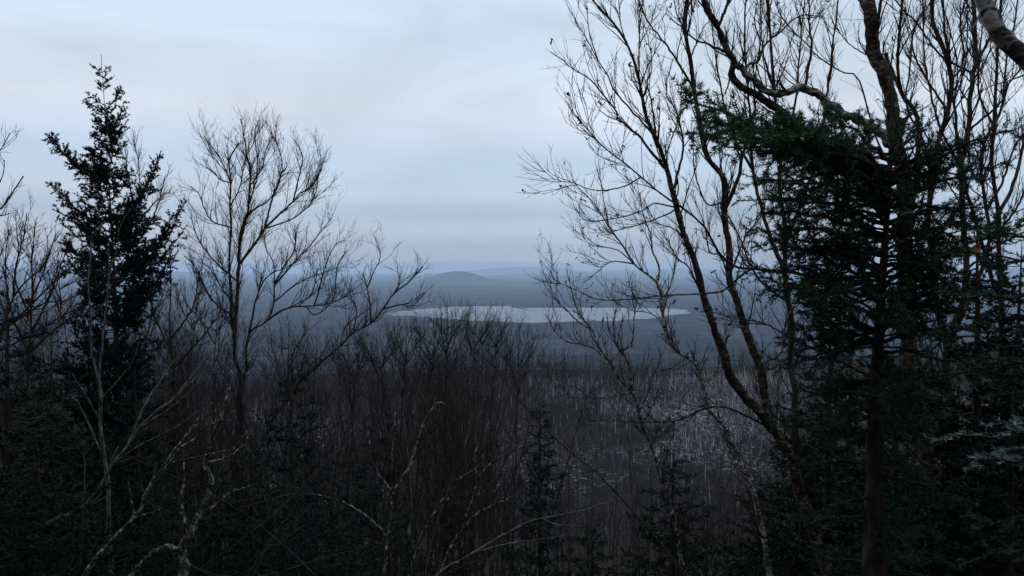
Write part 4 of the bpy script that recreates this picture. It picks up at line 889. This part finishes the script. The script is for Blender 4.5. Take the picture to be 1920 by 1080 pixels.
def far_conifers(base, H):
    n = len(base); k = 46
    t = rng.random((n, k)) ** .8; a = rng.random((n, k)) * 6.283; w = (1 - t) * .15 * H[:, None] * rng.uniform(.6, 1.15, (n, k)) + .12
    c = base[:, None] + np.stack([np.zeros((n, k)), np.zeros((n, k)), t * H[:, None] * .97 + .3], -1)
    o_ = np.stack([np.cos(a), np.sin(a), rng.uniform(-.35, .1, (n, k))], -1); sd_ = np.stack([-np.sin(a), np.cos(a), rng.normal(0, .5, (n, k))], -1)
    h = .055 * H[:, None, None] * np.ones((n, k, 1))
    Vq = np.stack([c + np.array([0, 0, 1.0]) * h, c + o_ * w[..., None] + sd_ * w[..., None] * .3, c + o_ * w[..., None] * .9 - sd_ * w[..., None] * .3], 2).reshape(-1, 3)
    return Vq, np.arange(len(Vq)).reshape(-1, 3)
rng = np.random.default_rng(5)
cand = []
while len(cand) < 7000:
    dist = math.sqrt(rng.uniform(48 ** 2, 500 ** 2)); a = rng.uniform(-.62, .70)
    cand.append((a * dist, dist))
cand = np.array(cand); cand = cand[np.argsort(cand[:, 1])]
base = np.column_stack([cand, ground(cand[:, 0], cand[:, 1])])
lo = base[:300]; hi = base[300:]
FG = 'bare trees on the slope across the gully'
fl_ = 'bare dark slope tree beyond the thicket'
fp = []
for k in range(8):
    (a, b_, c) = far_tree_chunks(np.zeros((1, 3)), np.array([11.0]), 2.0, 4.5, .016, 5, .9)
    r = thing('slope_tree', fl_, 'tree', (0, 0, 0), FG)
    link_mesh('trunk', [(*a, 0)], M['grey_bark' if k == 3 else 'dark_bark'], r); oo = link_mesh('branches', [(*b_, 0), (*c, 0)], M['far_twig'], r); oo['kind'] = 'stuff'; fp.append(r)
for k, p in enumerate(lo):
    s = rng.uniform(.5, 1.1)
    if k < 8: r = fp[k]; r.location = p; r.scale = (s, s, s); r.rotation_euler = (0, 0, rng.uniform(0, 6))
    else: copy_thing(fp[k % 8], p, rng.uniform(0, 6.28), s, fl_, FG)
def patch(x, y):
    r_ = x / y
    return vnoise(x, y, 60, 12) + .4 * vnoise(x, y, 22, 13) + .55 * np.exp(-((r_ - .24) / .09) ** 2 - ((y - 330) / 130) ** 2) + .3 * np.exp(-((r_ - .07) / .08) ** 2 - ((y - 360) / 120) ** 2) - .15
pn = patch(hi[:, 0], hi[:, 1]); u = rng.random(len(hi))
pale = (u < np.clip(.30 + 1.5 * pn, .0, .9)) & (hi[:, 1] > 190) & (hi[:, 1] < 385); con = (~pale) & (rng.random(len(hi)) < .07)
dk = ~pale & ~con
a, b_, c = far_tree_chunks(hi[pale], rng.uniform(3.5, 8, pale.sum()), rmul=1.6)
a2, b2, c2 = far_tree_chunks(hi[dk], rng.uniform(6, 12, dk.sum()), .8, 3.0, .045)
vc, fc = far_conifers(hi[con], rng.uniform(6, 12, con.sum()))
def brush(n, h0, h1, w):
    """single leafless stems of the low growth between the far trees"""
    dq = np.sqrt(rng.uniform(110 ** 2, 470 ** 2, n)); x = rng.uniform(-.62, .70, n) * dq; b0 = np.stack([x, dq, ground(x, dq) - .2], -1)
    up_ = np.stack([rng.normal(0, .4, n), rng.normal(0, .3, n), np.ones(n)], -1) * rng.uniform(h0, h1, n)[:, None]; sd_ = unit(np.stack([rng.normal(0, 1, n), rng.normal(0, .4, n), np.zeros(n)], -1)) * w
    return np.stack([b0 - sd_, b0 + sd_, b0 + up_], 1).reshape(-1, 3), np.arange(3 * n).reshape(-1, 3)
vb, fb = brush(46000, 1.0, 4.0, .065); vb2, fb2 = brush(26000, 1.0, 4.0, .06)
vb3, fb3 = brush(50000, 1.2, 4.0, .09); ky = vb3[0::3]; keep = (patch(ky[:, 0], ky[:, 1]) > .12 + .25 * rng.random(len(ky))) & (ky[:, 1] > 190) & (ky[:, 1] < 385)
vb3 = vb3.reshape(-1, 3, 3)[keep].reshape(-1, 3); fb3 = np.arange(len(vb3)).reshape(-1, 3)
o = link_mesh('far_forest', [(*a, 0), (*a2, 2), (*b_, 4), (*c, 4), (*b2, 1), (*c2, 1), (vc, fc, 3), (vb, fb, 1), (vb2, fb2, 4), (vb3, fb3, 0)], [M['far_trunk'], M['far_twig'], M['far_dark'], M['far_conifer'], M['far_pale_twig']]); o['kind'] = 'stuff'

# withered orange leaf caught in the fir
A = PT(1838, 466, 3.5); u = np.linspace(-1, 1, 7); v = np.linspace(0, 1, 9)
Vv, Ff = [], []
for j_, vv in enumerate(v):
    wv = .020 * math.sin(math.pi * min(vv * 1.02, 1)) ** .7
    for uu in u: Vv.append((A[0] + uu * wv, A[1] + .018 * uu * uu + .02 * math.sin(vv * 4), A[2] + .025 - vv * .052 + .006 * math.sin(9 * uu)))
for j_ in range(8):
    for i_ in range(6): q = j_ * 7 + i_; Ff.append((q, q + 1, q + 8, q + 7))
o = link_mesh('withered_leaf', [(np.array(Vv), np.array(Ff), 0)], M['leaf'], None, A); tag(o, 'curled orange withered leaf caught in the branches near the right edge', 'leaf')
sm = o.modifiers.new('thickness', 'SOLIDIFY'); sm.thickness = .001
